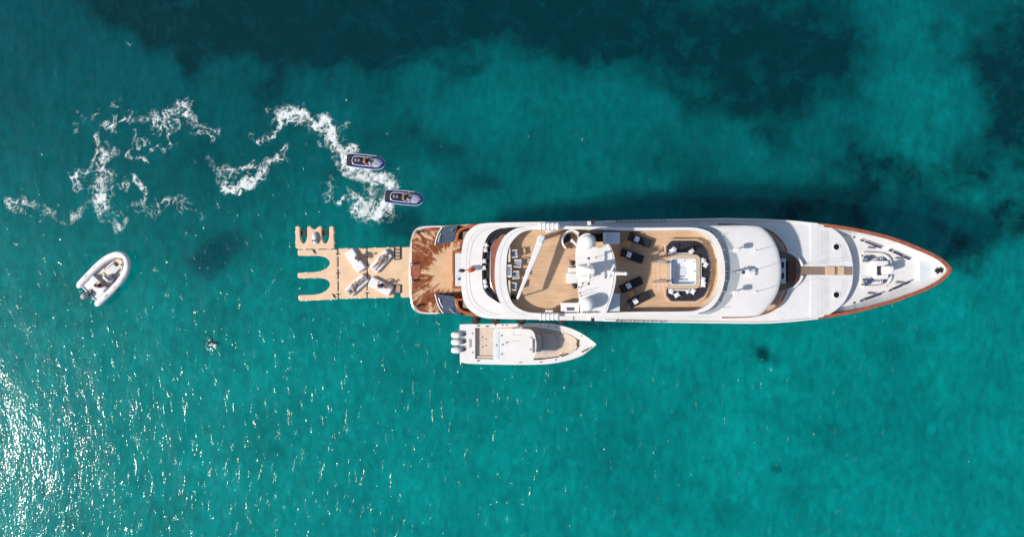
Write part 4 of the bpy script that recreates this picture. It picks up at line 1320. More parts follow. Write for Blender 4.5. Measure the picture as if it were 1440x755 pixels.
for s in (-1, 1):
    yy = YZ - 0.7 + s * 16
    p = W(1220, yy, 5.25)
    bm = B(); cyl(bm, (p.x, p.y, 4.95), (p.x, p.y, 5.15), .30, .26, 24); cyl(bm, (p.x, p.y, 5.15), (p.x, p.y, 5.45), .15, .15, 20); cyl(bm, (p.x, p.y, 5.45), (p.x, p.y, 5.51), .21, .21, 20)
    wd = emit('windlass', bm, STEEL, yacht)
    bm = B(); tube(bm, [W(1223, yy - 1, 5.20), W(1232, yy - 1.5, 5.10), W(1243, yy - .5, 5.07)], .055); emit('anchor_chain', bm, STEEL, wd)
    bm = B(); q = W(1242, yy - .5, 5.10); box(bm, q, (.5, .24, .16)); cyl(bm, q + Vector((-.1, -.2, .08)), q + Vector((-.1, .2, .08)), .06); emit('chain_stopper', bm, STEEL, wd, bevel=.02)
    bm = B(); a = W(1229, yy, 5.01); box(bm, (a.x, a.y, 5.01), (2.1, .85, .08)); emit('windlass_plinth', bm, WHITE2, wd, bevel=.03)
    bm = B(); yo = YZ - .7
    tube(bm, [W(x, yo + s * dy, 5.15) for x, dy in spline([(1214, 23.5), (1228, 23.3), (1240, 22), (1247, 19), (1251, 14), (1253, 8)], 4, False)], .12)
    emit('breakwater', bm, WHITE, yacht)
    for xx, dy in ((1211.5, 20.5), (1213.5, 13), (1200.5, 46)):
        bm = B(); q = W(xx, yo + s * dy, 5.01); cyl(bm, q, q + Vector((0, 0, .12)), .06); emit('deck_filler', bm, DARKMETAL, yacht)
bm = B(); pbox(bm, 1230.5, 366.5, 1250, 392.5, 4.95, 5.55); lk = emit('capstan_locker', bm, WHITE, yacht, bevel=.08, seg=3)
bm = B(); pbox(bm, 1233.5, 374, 1240, 387, 5.53, 5.58); emit('locker_hatch', bm, NAVYBAR, lk, bevel=.02)
bm = B(); pbox(bm, 1241, 374, 1245, 387, 5.53, 5.61); emit('locker_tread', bm, BEIGESEAT, lk, bevel=.02)
bm = B(); a = W(1253.5, 379.8, 6.6); box(bm, (a.x, a.y, 5.78), (.48, .62, 1.65)); emit('crane_post', bm, WHITE, yacht, bevel=.12, seg=3)

LIFT = 0.0
# ---- name boards on the deck edge: dark raised letters, too oblique to read
def letters(x0, x1, y0, y1, z, s, seed, count):
    rr = random.Random(seed)
    for k in range(count):
        f = (k + .3) / count
        c = W(x0 + (x1 - x0) * f, y0 + (y1 - y0) * f, z)
        w_ = .26
        bm = B()
        kind = rr.choice('NAEITLVM')
        if kind in 'NAVM':
            box(bm, c + Vector((-.09, 0, 0)), (.05, .035, .14), rot=Matrix.Rotation(s * R(55), 3, 'X') @ Matrix.Rotation(R(14), 3, 'Y'))
            box(bm, c + Vector((.09, 0, 0)), (.05, .035, .14), rot=Matrix.Rotation(s * R(55), 3, 'X') @ Matrix.Rotation(R(-14), 3, 'Y'))
            box(bm, c, (.2, .05, .04))
        else:
            box(bm, c + Vector((-.07, 0, 0)), (.06, .035, .14), rot=Matrix.Rotation(s * R(55), 3, 'X'))
            box(bm, c + Vector((.02, s * .03, .06)), (.2, .05, .04)); box(bm, c + Vector((.02, -s * .03, -.06)), (.2, .05, .04))
        emit('name_letter', bm, LETTER, yacht)


letters(866, 940, 311.4, 310.0, 5.2, 1, 4, 12)
letters(866, 940, 450.6, 452.0, 5.2, -1, 5, 12)
letters(820, 842, 439.2, 438.4, 10.33, -1, 6, 6)
letters(836, 843, 326.2, 326.2, 8.5, 1, 8, 2)

LIFT = 0.4
# ---- spa pool with teak surround, steps, sun pads
SPA = [(936.8, 404), (936.8, 416), (943.8, 424), (978, 424), (989, 417.6), (994.5, 407), (998.6, 385.6), (998.2, 370), (993.6, 350), (986, 342), (977, 338.4), (943.8, 338.4), (936.8, 346), (936.8, 358)]
plat = [(p[0] + (2.6 if p[0] > 970 else (-1.8 if p[0] < 940 else 0)), p[1] + (-2.6 if p[1] < 350 else (2.6 if p[1] > 412 else 0))) for p in SPA]
bm = B(); plate(bm, wpx(plat, 7.6), ZS, 7.6, [[tuple(W(x, y, 8.0)[:2]) for x, y in rrect(941.6, 362.2, 980.4, 401.8, 4)]])
spa = emit('spa_platform', bm, TEAKP, yacht, bevel=.03)
# pads: strips with a seam between neighbours
PADS = [[(937.5, 357), (937.5, 346.5), (944, 339), (956.2, 339), (956.2, 357)], [(957, 357), (957, 339), (976.2, 339), (976.2, 357)],
        [(977, 357), (977, 339), (985.6, 342.6), (993, 350.6), (996.6, 363), (986, 366), (986, 357)], [(986, 367), (996.8, 364), (998, 370.5), (998.2, 380.6), (986, 380.6)],
        [(986, 381.4), (998.2, 381.4), (998, 386), (995.6, 398.5), (986, 396)], [(986, 397), (995.4, 399.4), (993.8, 407), (988.6, 417), (978, 423.4), (974.2, 423.4), (974.2, 406.5), (986, 406.5)],
        [(973.4, 406.5), (973.4, 423.4), (956, 423.4), (956, 406.5)], [(955.2, 406.5), (955.2, 423.4), (944.2, 423.4), (937.5, 415.6), (937.5, 406.5)]]
for q in PADS:
    bm = B(); plate(bm, wpx(q, 7.78), 7.58, 7.78); emit('sun_pad', bm, CHARCOAL, spa, bevel=.04)
fr = [tuple(W(x, y, 8.0)[:2]) for x, y in rrect(937.6, 358, 984.6, 406, 7)]
tub = [tuple(W(x, y, 8.0)[:2]) for x, y in rrect(942.6, 363.2, 979.4, 400.8, 4)]
bm = B(); plate(bm, fr, 7.5, 8.0, [tub]); sr = emit('spa_surround', bm, TEAKP, yacht, bevel=.03)
bm = B()
lv = []
cxt, cyt = W(961, 382, 8.0)[:2]
for f, z in ((1.0, 7.99), (1.0, 8.03), (0.94, 8.03), (0.91, 7.9), (0.88, 7.55), (0.62, 7.5), (0.60, 7.3), (0.3, 7.25), (0.01, 7.25)):
    lv.append([(cxt + (x - cxt) * f, cyt + (y - cyt) * f, z) for x, y in tub])
loft(bm, lv, True); sp_ = emit('spa_tub', bm, ACRYLIC, yacht, smooth=40)
bm = B(); cyl(bm, (cxt, cyt, 7.25), (cxt, cyt, 7.30), .40, n=28); emit('tub_floor_drain', bm, LGREY, sp_)
for dx_, dy_ in ((-.8, -.8), (-.65, -.62), (-.82, -.6), (.8, .75), (.78, -.78), (-.75, .8), (.1, .84), (0.85, 0.05), (-.86, 0.02)):
    bm = B(); p = Vector((cxt + dx_ * .95, cyt + dy_ * .95, 7.95)); cyl(bm, p, p + Vector((0, 0, .07)), .05, n=10); emit('tub_fitting', bm, DARKMETAL if dx_ < -.7 and dy_ < 0 else STEEL, sp_)
# low fluted backrest of the pads
for (x0, y0, x1, y1) in ((940, 355.2, 975, 357.4), (940, 406.6, 972, 408.8), (985, 362, 987.2, 402)):
    bm = B(); pbox(bm, x0, y0, x1, y1, 7.6, 7.92); emit('pad_backrest', bm, CUSHION, spa, bevel=.04)
for k, (x, z) in enumerate(((919.5, 7.36), (926, 7.52), (932, 7.68))):
    bm = B(); plate(bm, [tuple(W(a, b, z)[:2]) for a, b in spline([(x + 1.4, 353 + k), (x, 366), (x - .3, 382), (x, 398), (x + 1.4, 411 - k)], 4, False)] + [tuple(W(938, 411 - k, z)[:2]), tuple(W(938, 353 + k, z)[:2])], ZS, z)
    emit('spa_step', bm, TEAKP, spa, bevel=.015)
for yy in (369.2, 395.4):
    bm = B(); a, b = W(921, yy + (-1 if yy < 380 else 1), 8.0), W(939, yy + .8, 8.35)
    tube(bm, [Vector((a.x, a.y, 7.3)), a, b, Vector((b.x, b.y, 7.9))], .05); emit('spa_handrail', bm, STEEL, spa)
# deck edge coaming around the seating end of the sun deck (teak bench behind the pads)
# ================================================================== loose things on the yacht
def lounger_proto():
    t = thing('sun_lounger', '', 'sun lounger', (0, 0, 0), 0, 'black loungers on the sun deck')
    bm = B(); box(bm, (0, 0, .22), (1.72, .62, .06)); emit('frame', bm, DARKMETAL, t, local=True, bevel=.015)
    for sx in (-.7, .7):
        for sy in (-.25, .25):
            bm = B(); cyl(bm, (sx, sy, 0), (sx, sy, .2), .03, n=8); emit('leg', bm, DARKMETAL, t, local=True)
    bm = B(); box(bm, (.26, 0, .31), (1.20, .60, .12)); emit('mattress', bm, BLACKPAD, t, local=True, bevel=.03)
    bm = B(); box(bm, (-.58, 0, .37), (.52, .60, .12), rot=Matrix.Rotation(R(14), 3, 'Y')); emit('backrest', bm, BLACKPAD, t, local=True, bevel=.03)
    return t


def towel_bm():
    bm = B(); rows = []
    for i in range(9):
        u = i / 8 - .5
        rows.append([(u * .34 + .012 * math.sin(9 * v + i), v * .40 + .015 * math.sin(5 * u * 6 + v * 3), .05 + .018 * math.sin(7 * u + 6 * v) + .012 * math.cos(15 * v)) for v in [j / 8 - .5 for j in range(9)]])
    loft(bm, rows)
    r = bmesh.ops.extrude_face_region(bm, geom=bm.faces[:])
    for v in [g for g in r['geom'] if isinstance(g, bmesh.types.BMVert)]:
        v.co.z -= .05
    return bm


LP = lounger_proto()
LDEF = [((899.8, 337.5), -20, 'black sun lounger nearest the upper rail of the sun deck', (895.6, 336.2)),
        ((888.7, 359.8), -20, 'black sun lounger second from the upper rail, by the mast', (884.6, 358.2)),
        ((887.6, 400.5), 25, 'black sun lounger second from the lower rail, by the mast', (884.0, 402)),
        ((898.6, 421.2), 27, 'black sun lounger nearest the lower rail of the sun deck', (893.4, 423.4))]
twm = None
for i, (c, a, lab, tw) in enumerate(LDEF):
    p = W(c[0], c[1], ZS + .35)
    o = LP if i == 0 else dup(LP)
    o.location = (p.x, p.y, ZS + LIFT); o.rotation_euler = (0, 0, R(a)); o['label'] = lab
    if twm is None:
        t_ = emit('folded_towel', towel_bm(), TOWEL, smooth=60); twm = t_
    else:
        t_ = twm.copy(); COL.objects.link(t_)
    q = W(tw[0], tw[1], ZS + .4)
    t_.location = (q.x, q.y, ZS + LIFT + .385); t_.rotation_euler = (0, 0, R(a + 4 * (i - 1)))
    tag(t_, ['white towel on the lounger nearest the upper rail', 'white towel on the second lounger from the upper rail', 'white towel on the second lounger from the lower rail',
             'white towel on the lounger nearest the lower rail'][i], 'towel', 'white towels on the loungers')
for (x, y, w_, a, lab) in ((887.3, 413, .42, 27, 'small orange teak side table between the two lower loungers'), (882.5, 342.5, .5, -20, 'orange teak side table between the two upper loungers'),
                           (873, 360.5, .62, -8, 'low orange teak bench against the mast beside the loungers')):
    p = W(x, y, ZS + .4)
    t = thing('side_table' if w_ < .6 else 'teak_bench', lab, 'table' if w_ < .6 else 'bench', (p.x, p.y, ZS), R(a))
    bm = B()
    for k in range(4):
        box(bm, (0, (k - 1.5) * w_ / 4, .38), (w_ * 1.1, w_ / 4 - .012, .03))
    emit('top', bm, SIDEWOOD, t, local=True)
    for sx in (-1, 1):
        for sy in (-1, 1):
            bm = B(); box(bm, (sx * w_ * .42, sy * w_ * .4, .18), (.04, .04, .36)); emit('leg', bm, SIDEWOOD, t, local=True)
    bm = B(); box(bm, (0, 0, .35), (w_ * .9, w_ * .85, .02)); emit('apron', bm, SIDEWOOD, t, local=True)

# scatter cushions
CU = pillow_bm(.44, .44, .17)
cu0 = emit('scatter_cushion', CU, CUSHION, smooth=70)
CDEF = [(945.4, 351.5, 40, 'paler pair'), (948.2, 351.3, 75, ''), (972.5, 352.5, 38, ''), (989.5, 367, 80, ''), (992.4, 372, 55, ''), (989.2, 393.6, 70, ''), (989.6, 399.6, 85, ''),
        (944.6, 410.2, 60, ''), (952.4, 414.8, 30, ''), (967.6, 409.8, 20, ''), (975, 409.6, 60, '')]
CLAB = ['white cushion at the upper left end of the spa pads, leaning left', 'white cushion tucked against another at the upper left spa pads', 'white diamond-turned cushion on the upper spa pads',
        'white cushion on the right spa pads, upper of the upper pair', 'white cushion on the right spa pads, lower of the upper pair', 'white cushion on the right spa pads, upper of the lower pair',
        'white cushion on the right spa pads, lower of the lower pair', 'white cushion at the far lower left end of the spa pads', 'white diamond-turned cushion on the lower spa pads',
        'white cushion on the lower spa pads, left of a close pair', 'white cushion on the lower spa pads, right of a close pair']
for i, (x, y, a, _) in enumerate(CDEF):
    o = cu0 if i == 0 else cu0.copy()
    if i:
        COL.objects.link(o)
    p = W(x, y, 7.9)
    o.location = (p.x, p.y, 7.83 + LIFT); o.rotation_euler = (R(18 if y < 380 else -18), R(14 if i % 2 else -10), R(a)); o.scale = (0.95, 0.8, 1)
    tag(o, CLAB[i], 'cushion', 'white cushions round the spa pool')
TC = [(683.4, 344.8, 'white cushion at the upper end of the black terrace sofa'), (682.4, 351.8, 'white cushion second from the upper end of the terrace sofa'), (680.6, 367.4, 'white cushion third from the upper end of the terrace sofa'),
      (680.4, 376.8, 'white cushion fourth from the upper end of the terrace sofa'), (681.4, 396, 'white cushion fifth from the upper end of the terrace sofa'), (682.6, 402.4, 'white cushion at the lower end of the black terrace sofa')]
for i, (x, y, lab) in enumerate(TC):
    o = cu0.copy(); COL.objects.link(o)
    p = W(x + .4, y, 5.1 - LIFT)
    o.location = (p.x, p.y, 4.98); o.rotation_euler = (0, R(20), R(95 + [25, 0, -3, 2, 12, 30][i])); o.scale = (.86, .72, .9)
    tag(o, lab, 'cushion', 'white cushions on the terrace sofa')

# aft dining set of the sun deck
p = W(715, 381, 7.95)
t = thing('dining_table', 'narrow grey topped table standing inside the aft rim of the sun deck', 'table', (p.x, p.y, ZS))
bm = B(); box(bm, (0, 0, .74), (.46, .92, .05)); emit('top', bm, WHITE, t, local=True, bevel=.02)
bm = B(); box(bm, (0, 0, .772), (.30, .66, .02)); emit('glass_inset', bm, GLASSTOP, t, local=True)
for sx in (-.17, .17):
    for sy in (-.38, .38):
        bm = B(); box(bm, (sx, sy, .36), (.05, .05, .72)); emit('leg', bm, WHITE, t, local=True)
for y0, y1, lab in ((346.5, 368.5, 'slim teak topped rail counter above the grey dining table'), (394, 417, 'slim teak topped rail counter below the grey dining table')):
    a, b = W(716.3, y0, 7.95), W(716.3, y1, 7.95)
    t = thing('rail_counter', lab, 'counter', (a.x, (a.y + b.y) / 2, ZS), 0, 'rail counters')
    bm = B(); box(bm, (0, 0, .74), (.16, a.y - b.y, .04)); emit('top', bm, BEIGESEAT, t, local=True, bevel=.015)
    for s in (-1, 1):
        bm = B(); cyl(bm, (0, s * (a.y - b.y) * .45, 0), (0, s * (a.y - b.y) * .45, .72), .03, n=8); emit('leg', bm, STEEL, t, local=True)


def chair_proto():
    t = thing('folding_chair', '', 'chair', (0, 0, 0), 0, 'folding chairs at the aft rim')
    bm = B(); box(bm, (0, 0, .45), (.44, .44, .025)); emit('seat', bm, MESHGREY, t, local=True)
    bm = B(); box(bm, (.25, 0, .72), (.03, .44, .26), rot=Matrix.Rotation(R(12), 3, 'Y')); emit('backrest', bm, MESHGREY, t, local=True)
    for s in (-1, 1):
        bm = B(); box(bm, (.02, s * .25, .63), (.50, .07, .035)); emit('armrest', bm, WHITE, t, local=True, bevel=.01)
        bm = B(); cyl(bm, (-.22, s * .24, 0), (.22, s * .24, .46), .02, n=8); cyl(bm, (.22, s * .24, .44), (.30, s * .24, .85), .02, n=8); emit('leg', bm, WHITE, t, local=True)
        bm = B(); cyl(bm, (.22, s * .22, 0), (-.22, s * .22, .62), .02, n=8); emit('leg', bm, WHITE, t, local=True)
    return t


CP = chair_proto()
for i, (x, y, a, lab) in enumerate(((722, 357, 8, 'grey folding chair at the upper end of the aft row'), (727.5, 370.5, -5, 'grey folding chair pushed out furthest, second in the aft row'),
                                    (724.6, 386.6, 4, 'grey folding chair third in the aft row, below the table'), (720.8, 402.5, -6, 'grey folding chair at the lower end of the aft row'))):
    o = CP if i == 0 else dup(CP)
    p = W(x, y, ZS + .5); o.location = (p.x, p.y, ZS + LIFT); o.rotation_euler = (0, 0, R(a)); o['label'] = lab
bm = B()
p = W(722.5, 417.5, 7.6)
bm2 = pillow_bm(.42, .34, .30); o = emit('beach_bag', bm2, RUBBER, smooth=60); o.location = (p.x, p.y, ZS + LIFT)
bm.free()
tag(o, 'small black bag beside the boom tip on the sun deck', 'bag')

LIFT = 0.0
# fenders between the yacht and the sport boat
FX = [(669.5, 'first dark fender from the stern between yacht and sport boat'), (697, 'second dark fender from the stern between yacht and sport boat'),
      (733.5, 'third dark fender from the stern between yacht and sport boat'), (789.5, 'fourth dark fender from the stern, nearest the sport boat bow')]
for i, (x, lab) in enumerate(FX):
    px_ = W(x, 450, 1.2)
    if i == 0:
        f0 = thing('fender', lab, 'fender', (px_.x, -4.20, 1.05), 0, 'dark fenders hung along the yacht')
        bm = B(); cyl(bm, (0, 0, -.7), (0, 0, .7), .36, .36, 24)
        for s in (-1, 1):
            ball(bm, (0, 0, s * .7), .36, (1, 1, .55), 20)
        emit('body', bm, FENDERCLOTH, f0, local=True, smooth=50)
        bm = B(); cyl(bm, (0, 0, .85), (0, 0, 1.0), .07, n=10); emit('eye', bm, RUBBER, f0, local=True)
        bm = B(); tube(bm, [(0, 0, .95), (0, .15, 2.0), (0, .30, 3.2)], .018, n=6); emit('lanyard', bm, CREASE, f0, local=True)
    else:
        f = dup(f0, (px_.x, -4.20, 1.05), 0, lab)

# ================================================================== people
def person(name, label, J, cloth_mat, hair_mat=None, cloth='suit', loc=(0, 0, 0), rotz=0.0, hair_long=False, cat='person', face=(1, 0, 0), s=1.0, suit=None):
    """J: joint positions (local, metres); body grown as one skinned surface, head with a face, hair and clothing as children"""
    hair_mat = hair_mat or HAIR
    root = thing(name, label, cat, loc, rotz)
    V, E, RD = [], [], []

    def v(p, r):
        V.append(Vector(p)); RD.append(r * s); return len(V) - 1

    def chain(i, items):
        for p, r in items:
            k = v(p, r); E.append((i, k)); i = k
        return i
    j = {k: Vector(p) for k, p in J.items()}
    pel = v(j['pelvis'], .135)
    waist = chain(pel, [(j['pelvis'].lerp(j['chest'], .5), .118)])
    ch = chain(waist, [(j['chest'], .140)])
    nk = chain(ch, [(j['chest'].lerp(j['neck'], .75), .085), (j['neck'], .055), (j['neck'].lerp(j['head'], .6), .058)])
    for S_ in 'LR':
        sh = chain(ch, [(j['shoulder' + S_], .062), (j['shoulder' + S_].lerp(j['elbow' + S_], .5), .047), (j['elbow' + S_], .040), (j['elbow' + S_].lerp(j['wrist' + S_], .4), .040), (j['wrist' + S_], .027)])
        fw = (j['wrist' + S_] - j['elbow' + S_]).normalized()
        sd = fw.cross(Vector((0, 0, 1)))
        sd = sd.normalized() if sd.length > .1 else Vector((0, 1, 0))
        if S_ == 'R':
            sd = -sd
        pm = chain(sh, [(j['wrist' + S_] + fw * .055, .036)])
        dn = Vector((0, 0, -.012))
        for q, (o_, l_) in enumerate(((-.030, .075), (-.010, .088), (.010, .082), (.030, .064))):
            chain(pm, [(j['wrist' + S_] + fw * .10 + sd * o_, .0095), (j['wrist' + S_] + fw * (.10 + l_ * .5) + sd * o_ * 1.1 + dn, .0085), (j['wrist' + S_] + fw * (.10 + l_) + sd * o_ * 1.1 + dn * 2.4, .007)])
        chain(pm, [(j['wrist' + S_] + fw * .06 - sd * .045, .011), (j['wrist' + S_] + fw * .10 - sd * .060 + dn, .009)])
        kn = chain(pel, [(j['hip' + S_], .098), (j['hip' + S_].lerp(j['knee' + S_], .5), .078), (j['knee' + S_], .058), (j['knee' + S_].lerp(j['ankle' + S_], .35), .056), (j['ankle' + S_], .036)])
        toe = j['toe' + S_]
        chain(kn, [(j['ankle' + S_].lerp(toe, .55), .036), (toe, .026)])
    me = bpy.data.meshes.new('tmp'); me.from_pydata([tuple(p) for p in V], E, [])
    ob = bpy.data.objects.new('tmp', me); COL.objects.link(ob)
    md = ob.modifiers.new('skin', 'SKIN'); md.use_smooth_shade = True
    for k, sv in enumerate(me.skin_vertices[0].data):
        sv.radius = (RD[k], RD[k]); sv.use_root = (k == 0)
    sb = ob.modifiers.new('sub', 'SUBSURF'); sb.levels = 1; sb.render_levels = 1
    dg = bpy.context.evaluated_depsgraph_get(); dg.update()
    bm = B(); ev = bpy.data.meshes.new_from_object(ob.evaluated_get(dg)); bm.from_mesh(ev)
    bpy.data.objects.remove(ob); bpy.data.meshes.remove(me); bpy.data.meshes.remove(ev)
    for f in bm.faces:
        f.material_index = 0
    # head: skull, jaw, nose, ears, eyes, mouth
    up = (j['head'] - j['neck']).normalized()
    fwd = Vector(face).normalized(); fwd = (fwd - up * fwd.dot(up)).normalized()
    lat = up.cross(fwd)
    Rm = Matrix((fwd, lat, up)).transposed()
    hc = j['head'] + up * .03

    def part_ball(off, rad, mi):
        M = Matrix.Translation(hc + Rm @ Vector(off)) @ Rm.to_4x4() @ Matrix.Diagonal((rad[0], rad[1], rad[2], 1))
        r = bmesh.ops.create_uvsphere(bm, u_segments=14, v_segments=9, radius=1, matrix=M)
        for vv in r['verts']:
            for f in vv.link_faces:
                f.material_index = mi
    part_ball((0, 0, .02), (.098, .078, .105), 0)
    part_ball((.028, 0, -.055), (.062, .056, .062), 0)
    part_ball((.100, 0, -.005), (.016, .013, .024), 0)
    for sg in (-1, 1):
        part_ball((0, sg * .078, 0), (.022, .010, .030), 0)
        part_ball((.084, sg * .031, .022), (.010, .014, .009), 1)
    part_ball((.082, 0, -.052), (.012, .024, .008), 2)
    body = emit('body', bm, [suit or SKIN, EYEW, LIPS], root, local=True, smooth=80, recalc=False)
    # hair cap
    bm = B()
    M = Matrix.Translation(hc + Rm @ Vector((-.018, 0, .035))) @ Rm.to_4x4() @ Matrix.Diagonal((.106, .090, .104, 1))
    bmesh.ops.create_uvsphere(bm, u_segments=18, v_segments=12, radius=1, matrix=M)
    cut = [vv for vv in bm.verts if (Rm.transposed() @ (vv.co - hc)).x > .045 and (Rm.transposed() @ (vv.co - hc)).z < .075]
    bmesh.ops.delete(bm, geom=cut, context='VERTS')
    if hair_long:
        a_ = hc + Rm @ Vector((-.07, 0, .01))
        tube(bm, [a_, a_ + Rm @ Vector((-.06, 0, -.12)), a_ + Rm @ Vector((-.05, .02, -.26))], .05, radii=[.07, .065, .02], n=8)
    emit('hair', bm, hair_mat, root, local=True, smooth=80)
    # clothing: tubes that follow the torso and hips a little outside the skin
    def shell(nm, path, rad, m_):
        b2 = B(); tube(b2, path, .1, n=14, radii=[r_ * s for r_ in rad]); emit(nm, b2, m_, root, local=True, smooth=80)
    pe, cc, nn_ = j['pelvis'], j['chest'], j['neck']
    if cloth in ('vest', 'shirt'):
        ax_ = (cc - pe).normalized()
        shell('vest' if cloth == 'vest' else 'shirt', [pe.lerp(cc, .15), pe.lerp(cc, .5), cc, cc.lerp(nn_, .45), cc.lerp(nn_, .72)], [.142, .135, .162, .13, .085], cloth_mat)
        if cloth == 'shirt':
            for S_ in 'LR':
                shell('sleeve', [j['shoulder' + S_].lerp(cc, .3), j['shoulder' + S_], j['shoulder' + S_].lerp(j['elbow' + S_], .6)], [.08, .074, .062], cloth_mat)
    if cloth in ('suit',):
        shell('swimsuit', [pe - (cc - pe).normalized() * .06, pe, pe.lerp(cc, .5), cc], [.11, .150, .130, .150], cloth_mat)
    b2 = B()
    for S_ in 'LR':
        tube(b2, [pe.lerp(j['hip' + S_], .4), j['hip' + S_], j['hip' + S_].lerp(j['knee' + S_], .35 if cloth != 'suit' else .1)], .1, n=12, radii=[.125 * s, .110 * s, .096 * s])
    emit('shorts', b2, cloth_mat if cloth != 'shirt' else CLOTHGREY, root, local=True, smooth=80)
    return root


def mirror(J):
    """fill the right side from the left where it is missing"""
    out = dict(J)
    for k, p in J.items():
        if k.endswith('L') and k[:-1] + 'R' not in J:
            out[k[:-1] + 'R'] = (p[0], -p[1], p[2])
    return out


# x forward, y to the left, z up; origin on the surface they rest on
SUPINE = mirror({'pelvis': (0, 0, .12), 'chest': (-.42, 0, .13), 'neck': (-.60, 0, .13), 'head': (-.73, 0, .15),
                 'shoulderL': (-.50, .17, .12), 'elbowL': (-.28, .30, .07), 'wristL': (-.05, .27, .06),
                 'hipL': (.06, .09, .11), 'kneeL': (.48, .12, .15), 'ankleL': (.90, .13, .06), 'toeL': (.96, .17, .20)})
SUPINE2 = dict(SUPINE); SUPINE2.update({'elbowR': (-.62, -.36, .08), 'wristR': (-.80, -.20, .12), 'kneeL': (.36, .12, .40), 'ankleL': (.66, .12, .06), 'toeL': (.86, .14, .04)})
SIT = mirror({'pelvis': (0, 0, .12), 'chest': (.02, 0, .52), 'neck': (.04, 0, .70), 'head': (.07, 0, .83),
              'shoulderL': (.02, .18, .62), 'elbowL': (.12, .26, .36), 'wristL': (.32, .18, .26),
              'hipL': (.05, .10, .12), 'kneeL': (.44, .16, .26), 'ankleL': (.62, .12, -.10), 'toeL': (.80, .14, -.13)})
SITUP = mirror({'pelvis': (0, 0, .12), 'chest': (-.12, 0, .50), 'neck': (-.10, 0, .68), 'head': (-.06, 0, .81),
                'shoulderL': (-.12, .18, .60), 'elbowL': (-.26, .28, .36), 'wristL': (-.30, .26, .08),
                'hipL': (.05, .10, .12), 'kneeL': (.40, .15, .36), 'ankleL': (.66, .12, .07), 'toeL': (.84, .15, .05)})
RIDE = mirror({'pelvis': (0, 0, .13), 'chest': (.16, 0, .50), 'neck': (.24, 0, .67), 'head': (.30, 0, .79),
               'shoulderL': (.18, .19, .60), 'elbowL': (.36, .36, .46), 'wristL': (.60, .30, .40),
               'hipL': (.04, .11, .13), 'kneeL': (.36, .27, .06), 'ankleL': (.20, .31, -.28), 'toeL': (.38, .33, -.32)})
DRIVE = mirror({'pelvis': (0, 0, .13), 'chest': (.03, 0, .52), 'neck': (.05, 0, .70), 'head': (.09, 0, .82),
                'shoulderL': (.03, .18, .62), 'elbowL': (.14, .27, .40), 'wristL': (.36, .16, .44),
                'hipL': (.06, .10, .13), 'kneeL': (.46, .14, .16), 'ankleL': (.50, .14, -.26), 'toeL': (.66, .15, -.30)})
SWIM = {'pelvis': (-.12, 0, -.62), 'chest': (.02, 0, -.24), 'neck': (.08, 0, -.06), 'head': (.12, 0, .06),
        'shoulderL': (.04, .18, -.14), 'elbowL': (.22, .34, -.18), 'wristL': (.42, .30, -.10), 'shoulderR': (.04, -.18, -.14), 'elbowR': (.20, -.36, -.20), 'wristR': (.40, -.34, -.12),
        'hipL': (-.12, .09, -.66), 'kneeL': (.05, .14, -1.02), 'ankleL': (-.20, .13, -1.36), 'toeL': (-.30, .13, -1.50),
        'hipR': (-.12, -.09, -.66), 'kneeR': (-.08, -.12, -1.06), 'ankleR': (-.36, -.12, -1.36), 'toeR': (-.46, -.12, -1.48)}

# ================================================================== inflatable dock
ZD = 0.42


def dock(name, label, outline, holes=(), rnd=True, cat='dock', group='sections of the floating dock'):
    pts = [tuple(W(x, y, ZD)[:2]) for x, y in outline]
    c = Vector((sum(p[0] for p in pts) / len(pts), sum(p[1] for p in pts) / len(pts), 0))
    t = thing(name, label, cat, c, 0, group)
    bm = B(); plate(bm, pts, -0.12, ZD - .02); emit('hull_chamber', bm, DOCKRIM, t, bevel=.07, seg=3)
    # foam deck pad set in from the rim
    n_ = len(pts); ins = []
    area = sum(pts[i][0] * pts[(i + 1) % n_][1] - pts[(i + 1) % n_][0] * pts[i][1] for i in range(n_))
    sg = 1 if area > 0 else -1
    for i in range(n_):
        p0, p1, p2 = Vector(pts[i - 1]), Vector(pts[i]), Vector(pts[(i + 1) % n_])
        d1, d2 = (p1 - p0), (p2 - p1)
        d1 = d1.normalized() if d1.length > 1e-6 else d2.normalized(); d2 = d2.normalized() if d2.length > 1e-6 else d1
        nn_ = (Vector((-d1.y, d1.x)) + Vector((-d2.y, d2.x))) * sg
        nn_ = nn_.normalized() if nn_.length > 1e-6 else Vector((-d1.y, d1.x)) * sg
        ins.append(tuple(p1 + nn_ * .06))
    bm = B(); plate(bm, ins, ZD - .05, ZD + .012); emit('deck_pad', bm, DOCKPAD, t)
    # lifting tabs along the outer edges
    for i in range(n_):
        p1, p2 = Vector(pts[i]), Vector(pts[(i + 1) % n_])
        L_ = (p2 - p1).length
        if L_ < 1.2:
            continue
        for q in range(max(1, int(L_ / 0.85))):
            c2 = p1.lerp(p2, (q + .5) / max(1, int(L_ / 0.85)))
            bm = B(); box(bm, (c2.x, c2.y, ZD - .06), (.14, .07, .10), math.atan2((p2 - p1).y, (p2 - p1).x)); emit('lifting_tab', bm, MATTRESS, t, bevel=.015)
    return t


